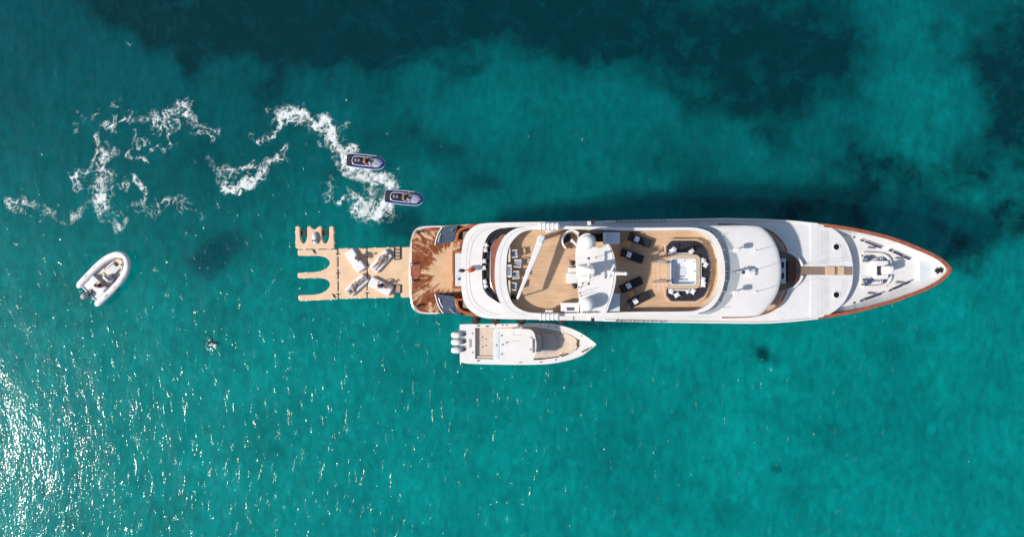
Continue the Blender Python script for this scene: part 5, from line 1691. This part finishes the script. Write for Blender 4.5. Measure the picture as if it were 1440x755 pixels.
EPTS = [(415.3, 319), (416.2, 318.2), (420.8, 318.2), (422, 319.5), (422.3, 332), (423.2, 336.5), (424.8, 340.5), (427.2, 342.4), (429.6, 340.5), (431.2, 336.5), (432, 332), (432, 319.6), (433.2, 318.2), (436.5, 318.2),
        (439.5, 321), (442.3, 322.6), (445.3, 321), (448.2, 318.2), (451.5, 318.2), (452.6, 319.6), (452.8, 332), (453.6, 336.8), (455.4, 340.6), (457.8, 342.5), (460.2, 340.6), (462, 336.8), (462.9, 332), (463, 319.6),
        (464.2, 318.2), (468.4, 318.2), (469.6, 319.4), (470.4, 348.6), (469.8, 349.6), (418.5, 350), (415.6, 348)]
dk = dock('jet_ski_dock', 'beige two-bay floating jet ski dock with black straps', EPTS, cat='dock')
for x0, x1 in ((421.5, 432.8), (452, 463.8)):
    bm = B(); pbox(bm, x0, 324, x1, 331.6, .18, .26); emit('bay_strap', bm, RUBBER, dk)
UPTS = [(418.4, 352), (419.5, 351), (473.2, 350.4), (474.4, 351.5), (475.6, 419.5), (474.6, 420.8), (421.5, 423.2), (419.6, 421.5), (419.2, 416.5), (420.5, 415), (440, 414.3), (450, 412.8), (458.5, 408.8), (463, 403.5), (464.2, 399.5), (462.5, 395.5),
        (458, 392.3), (450, 391), (420, 391.3), (418.5, 390), (418.3, 385), (419.5, 383.6), (440, 382.6), (450, 381.4), (458.5, 377.6), (463, 373), (464, 369.5), (462.5, 365.5), (457, 361.5), (448, 359.6), (420, 359.6), (418.6, 358.4)]
dock('docking_platform', 'beige floating platform with two open U-shaped slips', UPTS)
dock('lounge_platform', 'square beige floating platform beside the slips, under two sunbeds', [(476, 350), (477, 349.2), (514.8, 349.2), (515.6, 350), (516.2, 418), (515.4, 419.2), (478, 420.2), (476.9, 419.4)])
PL2 = [(517, 349.5), (518, 348.6), (554.2, 347.6), (554.8, 365), (562.8, 365), (563.2, 347.4), (577, 347), (577.4, 418), (565.6, 418.4), (563.6, 417), (563.4, 410), (554.8, 410), (554.4, 417.4), (553, 418.6), (518.4, 419.2), (517.3, 418)]
dock('boarding_platform', 'beige floating platform joined to the yacht stern, with two ladder notches', PL2)
for (x0, y0, x1, y1, n_, lab) in ((555.0, 346.2, 562.6, 364.6, 4, 'black framed swim ladder in the upper notch of the dock'), (555.2, 400.6, 563, 412, 3, 'black framed swim ladder in the lower notch of the dock')):
    a, b = W(x0, y0, .6), W(x1, y1, .6)
    t = thing('swim_ladder', lab, 'ladder', ((a.x + b.x) / 2, (a.y + b.y) / 2, .3), 0, 'swim ladders on the dock')
    bm = B(); tube(bm, [(a.x, b.y if y0 < 380 else a.y, .50), (a.x, a.y if y0 < 380 else b.y, .50), (b.x, a.y if y0 < 380 else b.y, .50), (b.x, b.y if y0 < 380 else a.y, .50)], .05, closed=True); emit('frame', bm, RUBBER, t)
    for k in range(n_):
        yy = a.y + (b.y - a.y) * (k + .5) / n_
        bm = B(); box(bm, ((a.x + b.x) / 2, yy, .50), (abs(b.x - a.x) * .86, .72 * abs(a.y - b.y) / n_, .04)); emit('tread', bm, LADDERWOOD, t, bevel=.01)

# water scooter on the jet ski dock
p = W(442.6, 335, .6)
t = thing('water_scooter', 'small white underwater scooter lying on the jet ski dock', 'scooter', (p.x, p.y, ZD), R(-82))
bm = B()
rows = []
for x, w_, h_ in ((-.50, .04, .06), (-.44, .14, .16), (-.2, .22, .26), (.1, .24, .28), (.35, .17, .2), (.48, .08, .1), (.52, .02, .03)):
    rows.append([(x, w_ * math.cos(a), .16 + h_ * .6 * math.sin(a)) for a in [2 * math.pi * k / 12 for k in range(12)]])
vs = loft(bm, rows, True); bm.faces.new(vs[0][::-1]); bm.faces.new(vs[-1])
emit('body', bm, JETWHITE, t, local=True, smooth=60)
for s in (-1, 1):
    bm = B(); tube(bm, [(.12, s * .1, .30), (.18, s * .2, .34), (.28, s * .2, .3)], .035, n=8); emit('handle', bm, RUBBER, t, local=True)
bm = B(); box(bm, (.22, 0, .31), (.12, .14, .04)); emit('display', bm, RUBBER, t, local=True, bevel=.01)
for xx, yy, lab in ((441.5, 353.5, 'dark mooring strap buckle beside the jet ski dock joint'), (469.5, 415.8, 'small dark buckle at the lower corner of the slip platform')):
    bm = B(); p = W(xx, yy, .46); tube(bm, [p + Vector((-.16, .16, 0)), p + Vector((-.02, .03, .04)), p + Vector((.05, -.12, .02)), p + Vector((.16, -.2, 0))], .035, n=6); box(bm, p + Vector((0, 0, .02)), (.12, .1, .05), .4)
    o = emit('strap_buckle', bm, DARKMETAL); tag(o, lab, 'buckle', 'dock fittings')
# joint straps between dock sections
for xx, ys in ((475.3, ((357, 'upper strap on the joint right of the slips'), (384, 'middle strap on the joint right of the slips'), (413, 'lower strap on the joint right of the slips'))), (516.4, ((355, 'upper strap on the joint between the sunbeds'), (412, 'lower strap on the joint between the sunbeds')))):
    for yy, lab in ys:
        bm = B(); p = W(xx, yy, ZD + .02); box(bm, p, (.34, .07, .02)); o = emit('joint_strap', bm, RUBBER)
        tag(o, 'short dark ' + lab, 'strap', 'joint straps of the dock')

# four white inflatable sunbeds and the people on them
def sunbed_proto():
    t = thing('sunbed', '', 'sunbed', (0, 0, 0), 0, 'white inflatable sunbeds on the dock')
    bm = B(); box(bm, (0, 0, .18), (1.98, .84, .34)); emit('air_chamber', bm, MATTRESS, t, local=True, bevel=.08, seg=3)
    bm = B(); box(bm, (0, 0, .352), (1.80, .68, .03)); emit('top_pad', bm, TOWEL, t, local=True, bevel=.012)
    for s in (-1, 1):
        bm = B(); tube(bm, [(s * .98, -.16, .22), (s * 1.04, -.1, .22), (s * 1.04, .1, .22), (s * .98, .16, .22)], .018, n=6); emit('carry_handle', bm, CREASE, t, local=True)
    return t


SB = sunbed_proto()
BEDS = [((499.3, 366.2), -55.5, 'white sunbed at upper left of the dock cross, shadow beside it'), ((535.5, 367.4), 48, 'white sunbed at upper right of the dock cross'),
        ((501.6, 400.8), 42, 'white sunbed at lower left of the dock cross'), ((535.0, 402.5), -27, 'white sunbed at lower right of the dock cross')]
bl = []
for i, (c, a, lab) in enumerate(BEDS):
    o = SB if i == 0 else dup(SB)
    p = W(c[0], c[1], ZD + .36)
    o.location = (p.x, p.y, ZD + .012); o.rotation_euler = (0, 0, R(a)); o['label'] = lab; bl.append((p, a))
ZT = ZD + .38


def onbed(i, dx, dy, z=ZT):
    p, a = bl[i]
    v_ = Matrix.Rotation(R(a), 3, 'Z') @ Vector((dx, dy, 0))
    return (p.x + v_.x, p.y + v_.y, z)


person('person', 'dark haired person in white shirt sitting on the upper left sunbed', SIT, CLOTHWHITE, HAIR, 'shirt', onbed(0, .0, .24), R(-55.5 + 80), face=(1, .2, -.2))
person('person', 'person in grey swimwear lying on the upper right sunbed', SUPINE, CLOTHGREY, HAIRB, 'suit', onbed(1, .05, 0), R(48 + 180), face=(-.2, 0, 1))
person('person', 'dark haired person lying on the lower left sunbed, one knee raised', SUPINE2, CLOTHGREY, HAIR, 'suit', onbed(2, .05, 0), R(42), face=(-.2, .2, 1), hair_long=True)
person('person', 'person in blue swimwear sitting up on the lower right sunbed', SITUP, CLOTHBLUE, HAIRB, 'vest', onbed(3, .05, .10), R(-27 + 20), face=(1, 0, -.1))
o = emit('beach_towel', pillow_bm(.62, .52, .07), GREYSEAT, smooth=60); q = onbed(2, -.72, -.02); o.location = (q[0], q[1], ZT - .005); o.rotation_euler = (0, 0, R(42))
tag(o, 'grey towel under the head on the lower left sunbed', 'towel')

# ================================================================== jet skis
def jetski(label, c, a, rider_label, vest, seed):
    p = W(c[0], c[1], .5)
    t = thing('jet_ski', label, 'jet ski', (p.x, p.y, 0), R(a), 'blue jet skis')
    # hull: lower body and bond rail
    secs = [(-1.60, .44, .10), (-1.55, .52, .06), (-1.0, .56, .0), (0, .58, -.02), (.7, .58, .02), (1.1, .54, .08), (1.34, .44, .16), (1.5, .30, .22), (1.58, .17, .28), (1.62, .04, .32)]
    bm = B(); rows = []
    for x, w_, z in secs:
        rows.append([(x, w_, .42), (x, w_ * .94, .30), (x, w_ * .7, z - .1), (x, 0, z - .22), (x, -w_ * .7, z - .1), (x, -w_ * .94, .30), (x, -w_, .42)])
    vs = loft(bm, rows); bm.faces.new(vs[0])
    emit('hull', bm, JETWHITE, t, local=True, smooth=50)
    bm = B(); rows = []
    for x, w_, z in secs:
        rows.append([(x, w_ * .97, .42), (x, w_ * .86, .50), (x, 0, .52), (x, -w_ * .86, .50), (x, -w_ * .97, .42)])
    vs = loft(bm, rows); bm.faces.new(vs[0])
    emit('deck', bm, JETBLUE, t, local=True, smooth=50)
    ol = [(x, w_) for x, w_, z in secs] + [(x, -w_) for x, w_, z in secs[::-1]]
    bm = B(); tube(bm, [(x * 1.003, y, .43) for x, y in ol], .03, n=8, closed=True); emit('rub_rail', bm, JETWHITE, t, local=True)
    bm = B(); box(bm, (-1.33, 0, .515), (.36, .84, .05)); emit('boarding_mat', bm, JETSEAT, t, local=True, bevel=.02)
    # white trim that rings the seat well
    bm = B(); tube(bm, [(x, y, .55) for x, y in spline([(.35, .34), (-.2, .36), (-.9, .34), (-1.08, .2), (-1.12, 0), (-1.08, -.2), (-.9, -.34), (-.2, -.36), (.35, -.34)], 4, False)], .035, n=8); emit('well_trim', bm, JETWHITE, t, local=True)
    # hood
    bm = B(); rows = []
    for x, w_, z in ((.30, .22, .86), (.55, .34, .88), (.85, .37, .80), (1.12, .33, .68), (1.32, .22, .56), (1.42, .06, .50)):
        rows.append([(x, w_ * 1.1, .48), (x, w_, z - .14), (x, w_ * .55, z), (x, 0, z + .03), (x, -w_ * .55, z), (x, -w_, z - .14), (x, -w_ * 1.1, .48)])
    vs = loft(bm, rows); bm.faces.new(vs[0]); bm.faces.new(vs[-1][::-1])
    hd = emit('hood', bm, JETWHITE, t, local=True, smooth=50)
    for s_ in (-1, 1):
        bm = B(); tube(bm, [(.62, s_ * .47, .50), (.9, s_ * .46, .50), (1.15, s_ * .41, .50), (1.36, s_ * .29, .50), (1.47, s_ * .14, .5)], .05, radii=[.03, .07, .07, .07, .03], n=8); emit('hood_stripe', bm, JETBLUE, t, local=True)
        bm = B(); cyl(bm, (.52, s_ * .38, .86), (.42, s_ * .47, .90), .05, n=10); emit('mirror', bm, JETWHITE, t, local=True)
    # seat: stepped, grey inlays
    bm = B(); rows = []
    for x, w_, z in ((-1.0, .14, .66), (-.9, .19, .80), (-.45, .21, .82), (-.3, .18, .76), (.15, .17, .78), (.35, .12, .80)):
        rows.append([(x, w_ * 1.15, .5), (x, w_, z - .04), (x, w_ * .6, z), (x, -w_ * .6, z), (x, -w_, z - .04), (x, -w_ * 1.15, .5)])
    vs = loft(bm, rows); bm.faces.new(vs[0]); bm.faces.new(vs[-1][::-1])
    sd = emit('seat', bm, JETSEAT, t, local=True, smooth=40)
    for xx in (-.78, -.52):
        bm = B(); box(bm, (xx, 0, .815), (.15, .24, .02)); emit('seat_inlay', bm, JETGREY, sd, local=True, bevel=.005)
    bm = B(); cyl(bm, (.38, -.36, .98), (.38, .36, .98), .025, n=8); cyl(bm, (.5, 0, .85), (.38, 0, 1.0), .06, n=10)
    hb = emit('handlebar', bm, RUBBER, t, local=True)
    for s_ in (-1, 1):
        bm = B(); cyl(bm, (.38, s_ * .25, .98), (.38, s_ * .38, .98), .035, n=8); emit('grip', bm, RUBBER, hb, local=True)
    bm = B(); box(bm, (.62, 0, .91), (.16, .16, .03)); emit('gauge', bm, RUBBER, t, local=True, bevel=.01)
    pos = Matrix.Rotation(R(a), 3, 'Z') @ Vector((-.10, 0, 0))
    person('person', rider_label, RIDE, vest, HAIR if seed else HAIRB, 'vest', (p.x + pos.x, p.y + pos.y, .72), R(a), face=(1, 0, -.25))
    return t


jetski('blue jet ski with white bow, upper left of the pair', (514.2, 227.4), -6.3, 'person in maroon vest riding the upper left jet ski', CLOTHRED, 0)
jetski('blue jet ski with white bow, lower right of the pair', (568, 278), -5.7, 'person in black vest riding the lower right jet ski', CLOTHBLACK, 1)

# swimmer
person('person', 'lone dark haired swimmer in the open water left of the dock', SWIM, CLOTHBLACK, HAIR, 'vest', W(295.5, 482.8, .14), R(132), face=(1, 0, -.6), suit=CLOTHBLACK)

# ================================================================== rigid inflatable tender
def rib():
    p = W(150.5, 388.3, .5)
    t = thing('inflatable_tender', 'white rigid inflatable tender drifting left of the dock', 'dinghy', (p.x, p.y, 0), R(45))
    t.scale = (0.94, 1.13, 1.0)
    side = [(-2.55, .93, .50), (-2.0, .97, .50), (-1.0, 1.0, .50), (0, 1.0, .52), (.9, .93, .55), (1.6, .76, .60), (2.1, .52, .66), (2.36, .25, .70)]
    path = side + [(2.44, 0, .71)] + [(x, -y, z) for x, y, z in side[::-1]]
    path = spline(path, 4, False)
    rad = []
    for x, y, z in path:
        rad.append(.25 if x > -2.3 else .25 * max(.35, (x + 2.72) / .42))
    bm = B(); tube(bm, path, .25, n=16, radii=[r_ * 1.02 for r_ in rad]); emit('tube', bm, HYPALON, t, local=True, smooth=60)
    bm = B(); rows = []
    for x, w_, z in ((-2.25, .80, -.05), (-1, .82, -.12), (.5, .80, -.12), (1.4, .58, .0), (2.0, .32, .2), (2.3, .06, .45)):
        rows.append([(x, w_, .42), (x, w_ * .7, z), (x, 0, z - .2), (x, -w_ * .7, z), (x, -w_, .42)])
    vs = loft(bm, rows); bm.faces.new(vs[0]); emit('hull', bm, WHITE, t, local=True, smooth=40)
    bm = B(); plate(bm, spline([(-2.2, .74), (-1, .77), (.6, .74), (1.5, .52), (1.95, .25), (2.05, 0), (1.95, -.25), (1.5, -.52), (.6, -.74), (-1, -.77), (-2.2, -.74)], 3), .28, .36); emit('floor', bm, RIBFLOOR, t, local=True)
    bm = B(); plate(bm, spline([(1.30, .45), (1.75, .3), (1.95, .1), (1.95, -.1), (1.75, -.3), (1.30, -.45)], 3), .36, .62); emit('bow_locker', bm, BEIGESEAT, t, local=True, bevel=.04)
    bm = B(); box(bm, (.95, .05, .47), (.95, .74, .24)); bs_ = emit('bow_seat', bm, CUSHION, t, local=True, bevel=.06)
    for s_ in (-1, 1):
        bm = B(); tube(bm, [(.3, s_ * .42, .50), (.4, s_ * .44, .80), (1.35, s_ * .40, .82), (1.45, s_ * .38, .5)], .025, n=8); emit('side_rail', bm, DARKMETAL, t, local=True)
    bm = B(); box(bm, (1.36, .10, .66), (.26, .30, .12)); emit('rope_bag', bm, RUBBER, t, local=True, bevel=.04)
    bm = B(); box(bm, (.0, -.28, .66), (.42, .62, .62)); cs = emit('steering_console', bm, WHITE, t, local=True, bevel=.06)
    bm = B(); box(bm, (.12, -.28, 1.0), (.06, .52, .16), rot=Matrix.Rotation(R(-30), 3, 'Y')); emit('console_screen', bm, SMOKEGLASS, cs, local=True)
    bm = B(); tube(bm, [(-.27, -.28 + .17 * math.cos(R(k * 30)), .90 + .17 * math.sin(R(k * 30))) for k in range(12)], .018, n=6, closed=True); emit('steering_wheel', bm, RUBBER, cs, local=True)
    bm = B(); box(bm, (.30, -.42, .62), (.16, .34, .5)); emit('console_seat', bm, GREYSEAT, t, local=True, bevel=.03)
    bm = B(); box(bm, (-.90, .02, .54), (.50, 1.36, .36)); be = emit('bench', bm, LGREY, t, local=True, bevel=.06)
    bm = B(); cyl(bm, (-.60, .02, .86), (-.60, .66, .86), .05, n=10); emit('bench_rail', bm, RUBBER, be, local=True)
    bm = B(); box(bm, (-1.62, 0, .46), (.98, 1.46, .20)); emit('aft_deck', bm, WHITE, t, local=True, bevel=.05)
    bm = B(); box(bm, (-2.18, 0, .45), (.10, 1.44, .40)); emit('transom', bm, WHITE, t, local=True, bevel=.02)
    # outboard motor
    bm = B(); rows = []
    for z, a_, b_ in ((.62, .22, .15), (.75, .30, .21), (1.0, .30, .22), (1.10, .24, .17), (1.14, .10, .08)):
        rows.append([(-2.48 + a_ * math.cos(q), b_ * math.sin(q), z) for q in [2 * math.pi * k / 14 for k in range(14)]])
    vs = loft(bm, rows, True); bm.faces.new(vs[-1]); bm.faces.new(vs[0][::-1])
    ob_ = emit('outboard_motor', bm, GREYSEAT, t, local=True, smooth=50)
    bm = B(); box(bm, (-2.42, 0, .2), (.16, .12, .9)); emit('outboard_leg', bm, DARKMETAL, ob_, local=True, bevel=.03)
    bm = B(); tube(bm, [(-2.2, .1, .75), (-1.95, .12, .70), (-1.7, .05, .58)], .035, n=8); tube(bm, [(-2.2, -.1, .75), (-2.0, -.16, .70), (-1.72, -.1, .58)], .03, n=8); tube(bm, [(-1.9, .2, .6), (-1.75, -.18, .6)], .03, n=6)
    emit('control_cable', bm, RUBBER, ob_, local=True)
    for xx in (-1.2, -.1, .9):
        for s_ in (-1, 1):
            bm = B(); tube(bm, [(xx - .18, s_ * 1.02, .75), (xx - .1, s_ * 1.04, .79), (xx + .1, s_ * 1.04, .79), (xx + .18, s_ * 1.02, .75)], .02, n=6); emit('grab_handle', bm, CREASE, t, local=True)
    bm = B(); tube(bm, [(-.35, -1.24, .5), (-.15, -1.26, .48), (.10, -1.25, .5)], .07, n=8); emit('side_fender', bm, RUBBER, t, local=True)
    pos = Matrix.Rotation(R(45), 3, 'Z') @ Vector((-.86, -.30, 0))
    person('person', 'dark haired person at the helm of the inflatable tender', DRIVE, CLOTHRED, HAIR, 'vest', (p.x + pos.x, p.y + pos.y, .72), R(45), face=(1, 0, 0))


rib()

# ================================================================== centre console sport boat
def sportboat():
    ZG = 1.25
    t = thing('sport_boat', 'white centre console sport boat moored alongside the yacht', 'motorboat', W(735, 484, 0))
    TOP = [(646.4, 456.5), (660, 455.6), (700, 455.2), (732, 454.9), (762, 455), (780, 456), (799, 460.6), (812, 466), (822, 471.6), (831, 478), (838.4, 483.8)]
    BOT = [(646.6, 508), (660, 510.4), (700, 511.6), (732, 511.9), (762, 511.4), (780, 509.6), (799, 505.8), (812, 501.8), (822, 497), (831, 490.6), (838.4, 484.4)]
    T_, B_2 = spline(TOP, 3, False), spline(BOT, 3, False)
    sheer = lambda i: ZG + .25 * max(0, (i - 12) / 18.0)
    bm = B(); rows = []
    for i, (a, b) in enumerate(zip(T_, B_2)):
        z = sheer(i); ta, tb_ = W(a[0], a[1], z), W(b[0], b[1], z)
        mid = (ta + tb_) / 2; hw = (ta.y - tb_.y) / 2; bow = max(0, (i - 14) / 16.0)
        prof = [(1, z), (.95 - .1 * bow, .62 * z), (.88 - .3 * bow, .1), (.5 - .2 * bow, -.35), (.01, -.6 + .4 * bow)]
        rk = .5 * bow
        sd = [(mid.x - rk * (z - zz), mid.y + hw * f, zz) for f, zz in prof]; so = [(mid.x - rk * (z - zz), mid.y - hw * f, zz) for f, zz in prof]
        rows.append(sd + so[::-1])
    vs = loft(bm, rows); bm.faces.new(vs[0]); emit('hull', bm, WHITE, t, smooth=45)
    # gunwale: rim plate with the cockpit opening
    outer = [tuple(W(x, y, ZG)[:2]) for x, y in T_] + [tuple(W(x, y, ZG)[:2]) for x, y in B_2[::-1]]
    hole = [tuple(W(x, y, ZG)[:2]) for x, y in ([(668, 461), (694, 460.6), (732, 459.4), (752, 459.6), (775, 463), (790, 466.2), (803, 471), (812, 476.5), (815.5, 481), (815, 487), (811, 491.6), (800, 497.5), (785, 502.4), (762, 505.6), (732, 506.6), (694, 504.8), (668, 504.2)])]
    bm = B(); plate(bm, outer, ZG - .10, ZG + .03, [hole]); gw = emit('gunwale', bm, WHITE, t, bevel=.05)
    for s_, P_ in ((0, T_), (1, B_2)):
        bm = B(); tube(bm, [W(x, y, ZG - .12) for x, y in P_], .05, n=8); emit('rub_rail', bm, HYPALON, t)
    bm = B(); plate(bm, [tuple(W(x, y, .72)[:2]) for x, y in ((664, 459), (780, 457.5), (806, 468), (818, 478), (818, 490), (806, 500), (780, 508), (664, 508))], .7, .95); emit('cockpit_sole', bm, BEIGEFLOOR, t)
    # stern deck with engine well
    bm = B(); pbox(bm, 651, 461, 668.4, 504, .9, ZG + .01); emit('stern_deck', bm, WHITE, t, bevel=.04)
    bm = B(); pbox(bm, 659.6, 476.5, 663.4, 488.2, ZG, ZG + .05); emit('livewell_hatch', bm, GREYSEAT, t, bevel=.015)
    bm = B(); pbox(bm, 668.6, 500.5, 694, 504.4, .62, 1.12); emit('fold_down_bench', bm, BEIGESEAT, t, bevel=.03)
    # three outboards
    for yy in (471.3, 481.5, 492.7):
        c = W(641.2, yy, 1.7); bm = B(); rows = []
        for z, a_, b_ in ((.85, .30, .20), (1.05, .42, .25), (1.55, .42, .26), (1.70, .36, .22), (1.76, .2, .12)):
            ring = []
            for k in range(18):
                q = 2 * math.pi * k / 18; cx_, sx_ = math.cos(q), math.sin(q)
                ring.append((c.x + a_ * (abs(cx_) ** .7) * (1 if cx_ > 0 else -1), c.y + b_ * (abs(sx_) ** .7) * (1 if sx_ > 0 else -1), z))
            rows.append(ring)
        vs = loft(bm, rows, True); bm.faces.new(vs[-1]); bm.faces.new(vs[0][::-1])
        ob_ = emit('outboard_motor', bm, WHITE, t, smooth=50)
        bm = B(); box(bm, (c.x, c.y, .3), (.24, .16, 1.3)); emit('outboard_leg', bm, WHITE, ob_, bevel=.03)
        bm = B(); box(bm, (c.x + .52, c.y, .95), (.34, .34, .5)); emit('mount_bracket', bm, DARKMETAL, ob_, bevel=.03)
        bm = B(); tube(bm, [(c.x + .45, c.y + .1, 1.2), (c.x + .62, c.y + .12, 1.32), (c.x + .8, c.y + .04, 1.27)], .04, n=8); tube(bm, [(c.x + .45, c.y - .1, 1.2), (c.x + .62, c.y - .1, 1.34), (c.x + .78, c.y, 1.27)], .035, n=8); emit('rigging_hose', bm, RUBBER, ob_)
    # hard top on posts
    ht = [tuple(W(x, y, 3.15)[:2]) for x, y in spline([(694.5, 464), (694, 486), (694.5, 507), (706, 508.4), (735, 508.6), (748, 507.4), (752.4, 499), (754.4, 485.5), (752.4, 472), (748, 464.5), (738, 462.4), (706, 462)], 5)]
    bm = B(); plate(bm, ht, 3.05, 3.17); top = emit('hard_top', bm, WHITE, t, bevel=.05)
    for x, y in ((705, 470), (705, 501), (742, 470), (742, 501)):
        bm = B(); p = W(x, y, 3.05); cyl(bm, (p.x, p.y, .6), (p.x, p.y, 3.06), .05); emit('top_post', bm, WHITE, top)
    bm = B(); pbox(bm, 748.0, 476.5, 750.2, 496, 3.15, 3.30); emit('light_bar', bm, GREYSEAT, top, bevel=.03)
    for xx, yy in ((746.5, 474.5), (745.5, 491.5), (705, 471.8), (706, 484.5), (705.2, 497.8), (697.6, 485.5), (712, 481.6)):
        bm = B(); p = W(xx, yy, 3.17); cyl(bm, p, p + Vector((0, 0, .08)), .07, n=10); emit('roof_fitting', bm, GREYSEAT, top)
    bm = B(); pbox(bm, 698, 466, 702.2, 505, 3.165, 3.185); emit('solar_strip', bm, LGREY, top)
    bm = B(); tube(bm, [W(711, 482, 3.19), W(722, 479.5, 3.19), W(732, 478.8, 3.19)], .012, n=5); tube(bm, [W(721.5, 465, 3.19), W(721.5, 471, 3.19), W(733, 471.4, 3.19)], .01, n=5); emit('roof_seam', bm, CREASE, top)
    # console and forward lounge
    bm = B(); pbox(bm, 712, 473, 752, 497, .62, 1.7); emit('helm_console', bm, WHITE, t, bevel=.08)
    bm = B(); pbox(bm, 698.4, 470, 709, 500, .62, 1.35); emit('leaning_post', bm, WHITE, t, bevel=.06)
    bm = B(); pbox(bm, 754.5, 470, 761, 495, .62, 1.75); emit('lounge_backrest', bm, GREIGE, t, bevel=.08, seg=3)
    lg = spline([(761.4, 469.8), (772, 469.2), (780, 471.5), (784, 477), (784.5, 482.5), (784, 488), (780, 493.6), (772, 495.6), (761.4, 495.4)], 4)
    bm = B(); plate(bm, [tuple(W(x, y, 1.15)[:2]) for x, y in lg], .62, 1.15); emit('lounge_seat', bm, GREIGE, t, bevel=.06)
    lg2 = spline([(752, 466.5), (772, 466.2), (783, 468.5), (789, 476), (790, 483), (789, 490), (784, 495), (772, 498.6), (752, 499.4)], 4)
    bm = B(); plate(bm, [tuple(W(x, y, .9)[:2]) for x, y in lg2], .6, .9); emit('lounge_base', bm, WHITE, t, bevel=.04)
    # bow U seating
    u1 = [(791, 468.3), (803, 473), (810, 478.5), (811.5, 484), (809, 489.5), (800, 495.5), (790, 499.2), (787, 495), (797, 490.5), (802, 487), (803, 483.5), (801.5, 480), (795, 475.8), (786, 472.5)]
    bm = B(); plate(bm, [tuple(W(x, y, 1.08)[:2]) for x, y in u1], .6, 1.08); emit('bow_seat', bm, BEIGESEAT, t, bevel=.04)
    bm = B(); ribbon(bm, [W(x, y, 1.3)[:2] for x, y in ((790, 465.6), (802, 470.8), (809, 475), (813, 480))], .14, .7, 1.32, side=-1); emit('bow_backrest', bm, BEIGESEAT, t, bevel=.04)
    bm = B(); ribbon(bm, [W(x, y, 1.3)[:2] for x, y in ((788, 502), (800, 497.3), (809, 492.5), (813, 487.5))], .14, .7, 1.32, side=1); emit('bow_backrest', bm, BEIGESEAT, t, bevel=.04)
    bm = B(); pbox(bm, 812.4, 478, 814.2, 484.5, 1.2, 1.36); emit('bow_step', bm, RUBBER, t, bevel=.02)
    bm = B(); tube(bm, [W(787, 498.6, 1.3), W(791, 500.6, 1.34), W(795, 498.4, 1.34), W(799, 497.6, 1.3)], .06, n=8); emit('coiled_line', bm, DARKMETAL, t)
    bm = B(); tube(bm, [W(819, 495, 1.55), W(823, 492.2, 1.6), W(828, 489.6, 1.6)], .05, n=8); emit('bow_rail', bm, DARKMETAL, t)
    bm = B(); box(bm, W(823.5, 469, 1.5), (.2, .16, .08), R(-35)); emit('cleat', bm, DARKMETAL, t)
    for xx, yy in ((672.8, 457.8), (685, 458.8), (696.6, 456.8), (706.8, 456.8), (712.6, 456.8), (760.6, 457), (771.6, 458.4), (781.8, 460.2), (672.8, 507), (732, 509), (760.6, 508.8), (781.6, 505.6), (818, 472), (664.4, 468.8), (664.4, 495.4), (819, 494)):
        bm = B(); p = W(xx, yy, ZG + .05); box(bm, p, (.22 if xx in (672.8, 685, 732) else .09, .08, .05)); emit('rod_holder', bm, DARKMETAL, t)
    for xx, yy in ((683.5, 476.6), (683.5, 485.8), (678.5, 474), (678.4, 488)):
        bm = B(); p = W(xx, yy, .95); cyl(bm, p, p + Vector((0, 0, .03)), .05, n=10); emit('sole_fitting', bm, DARKMETAL, t)


sportboat()
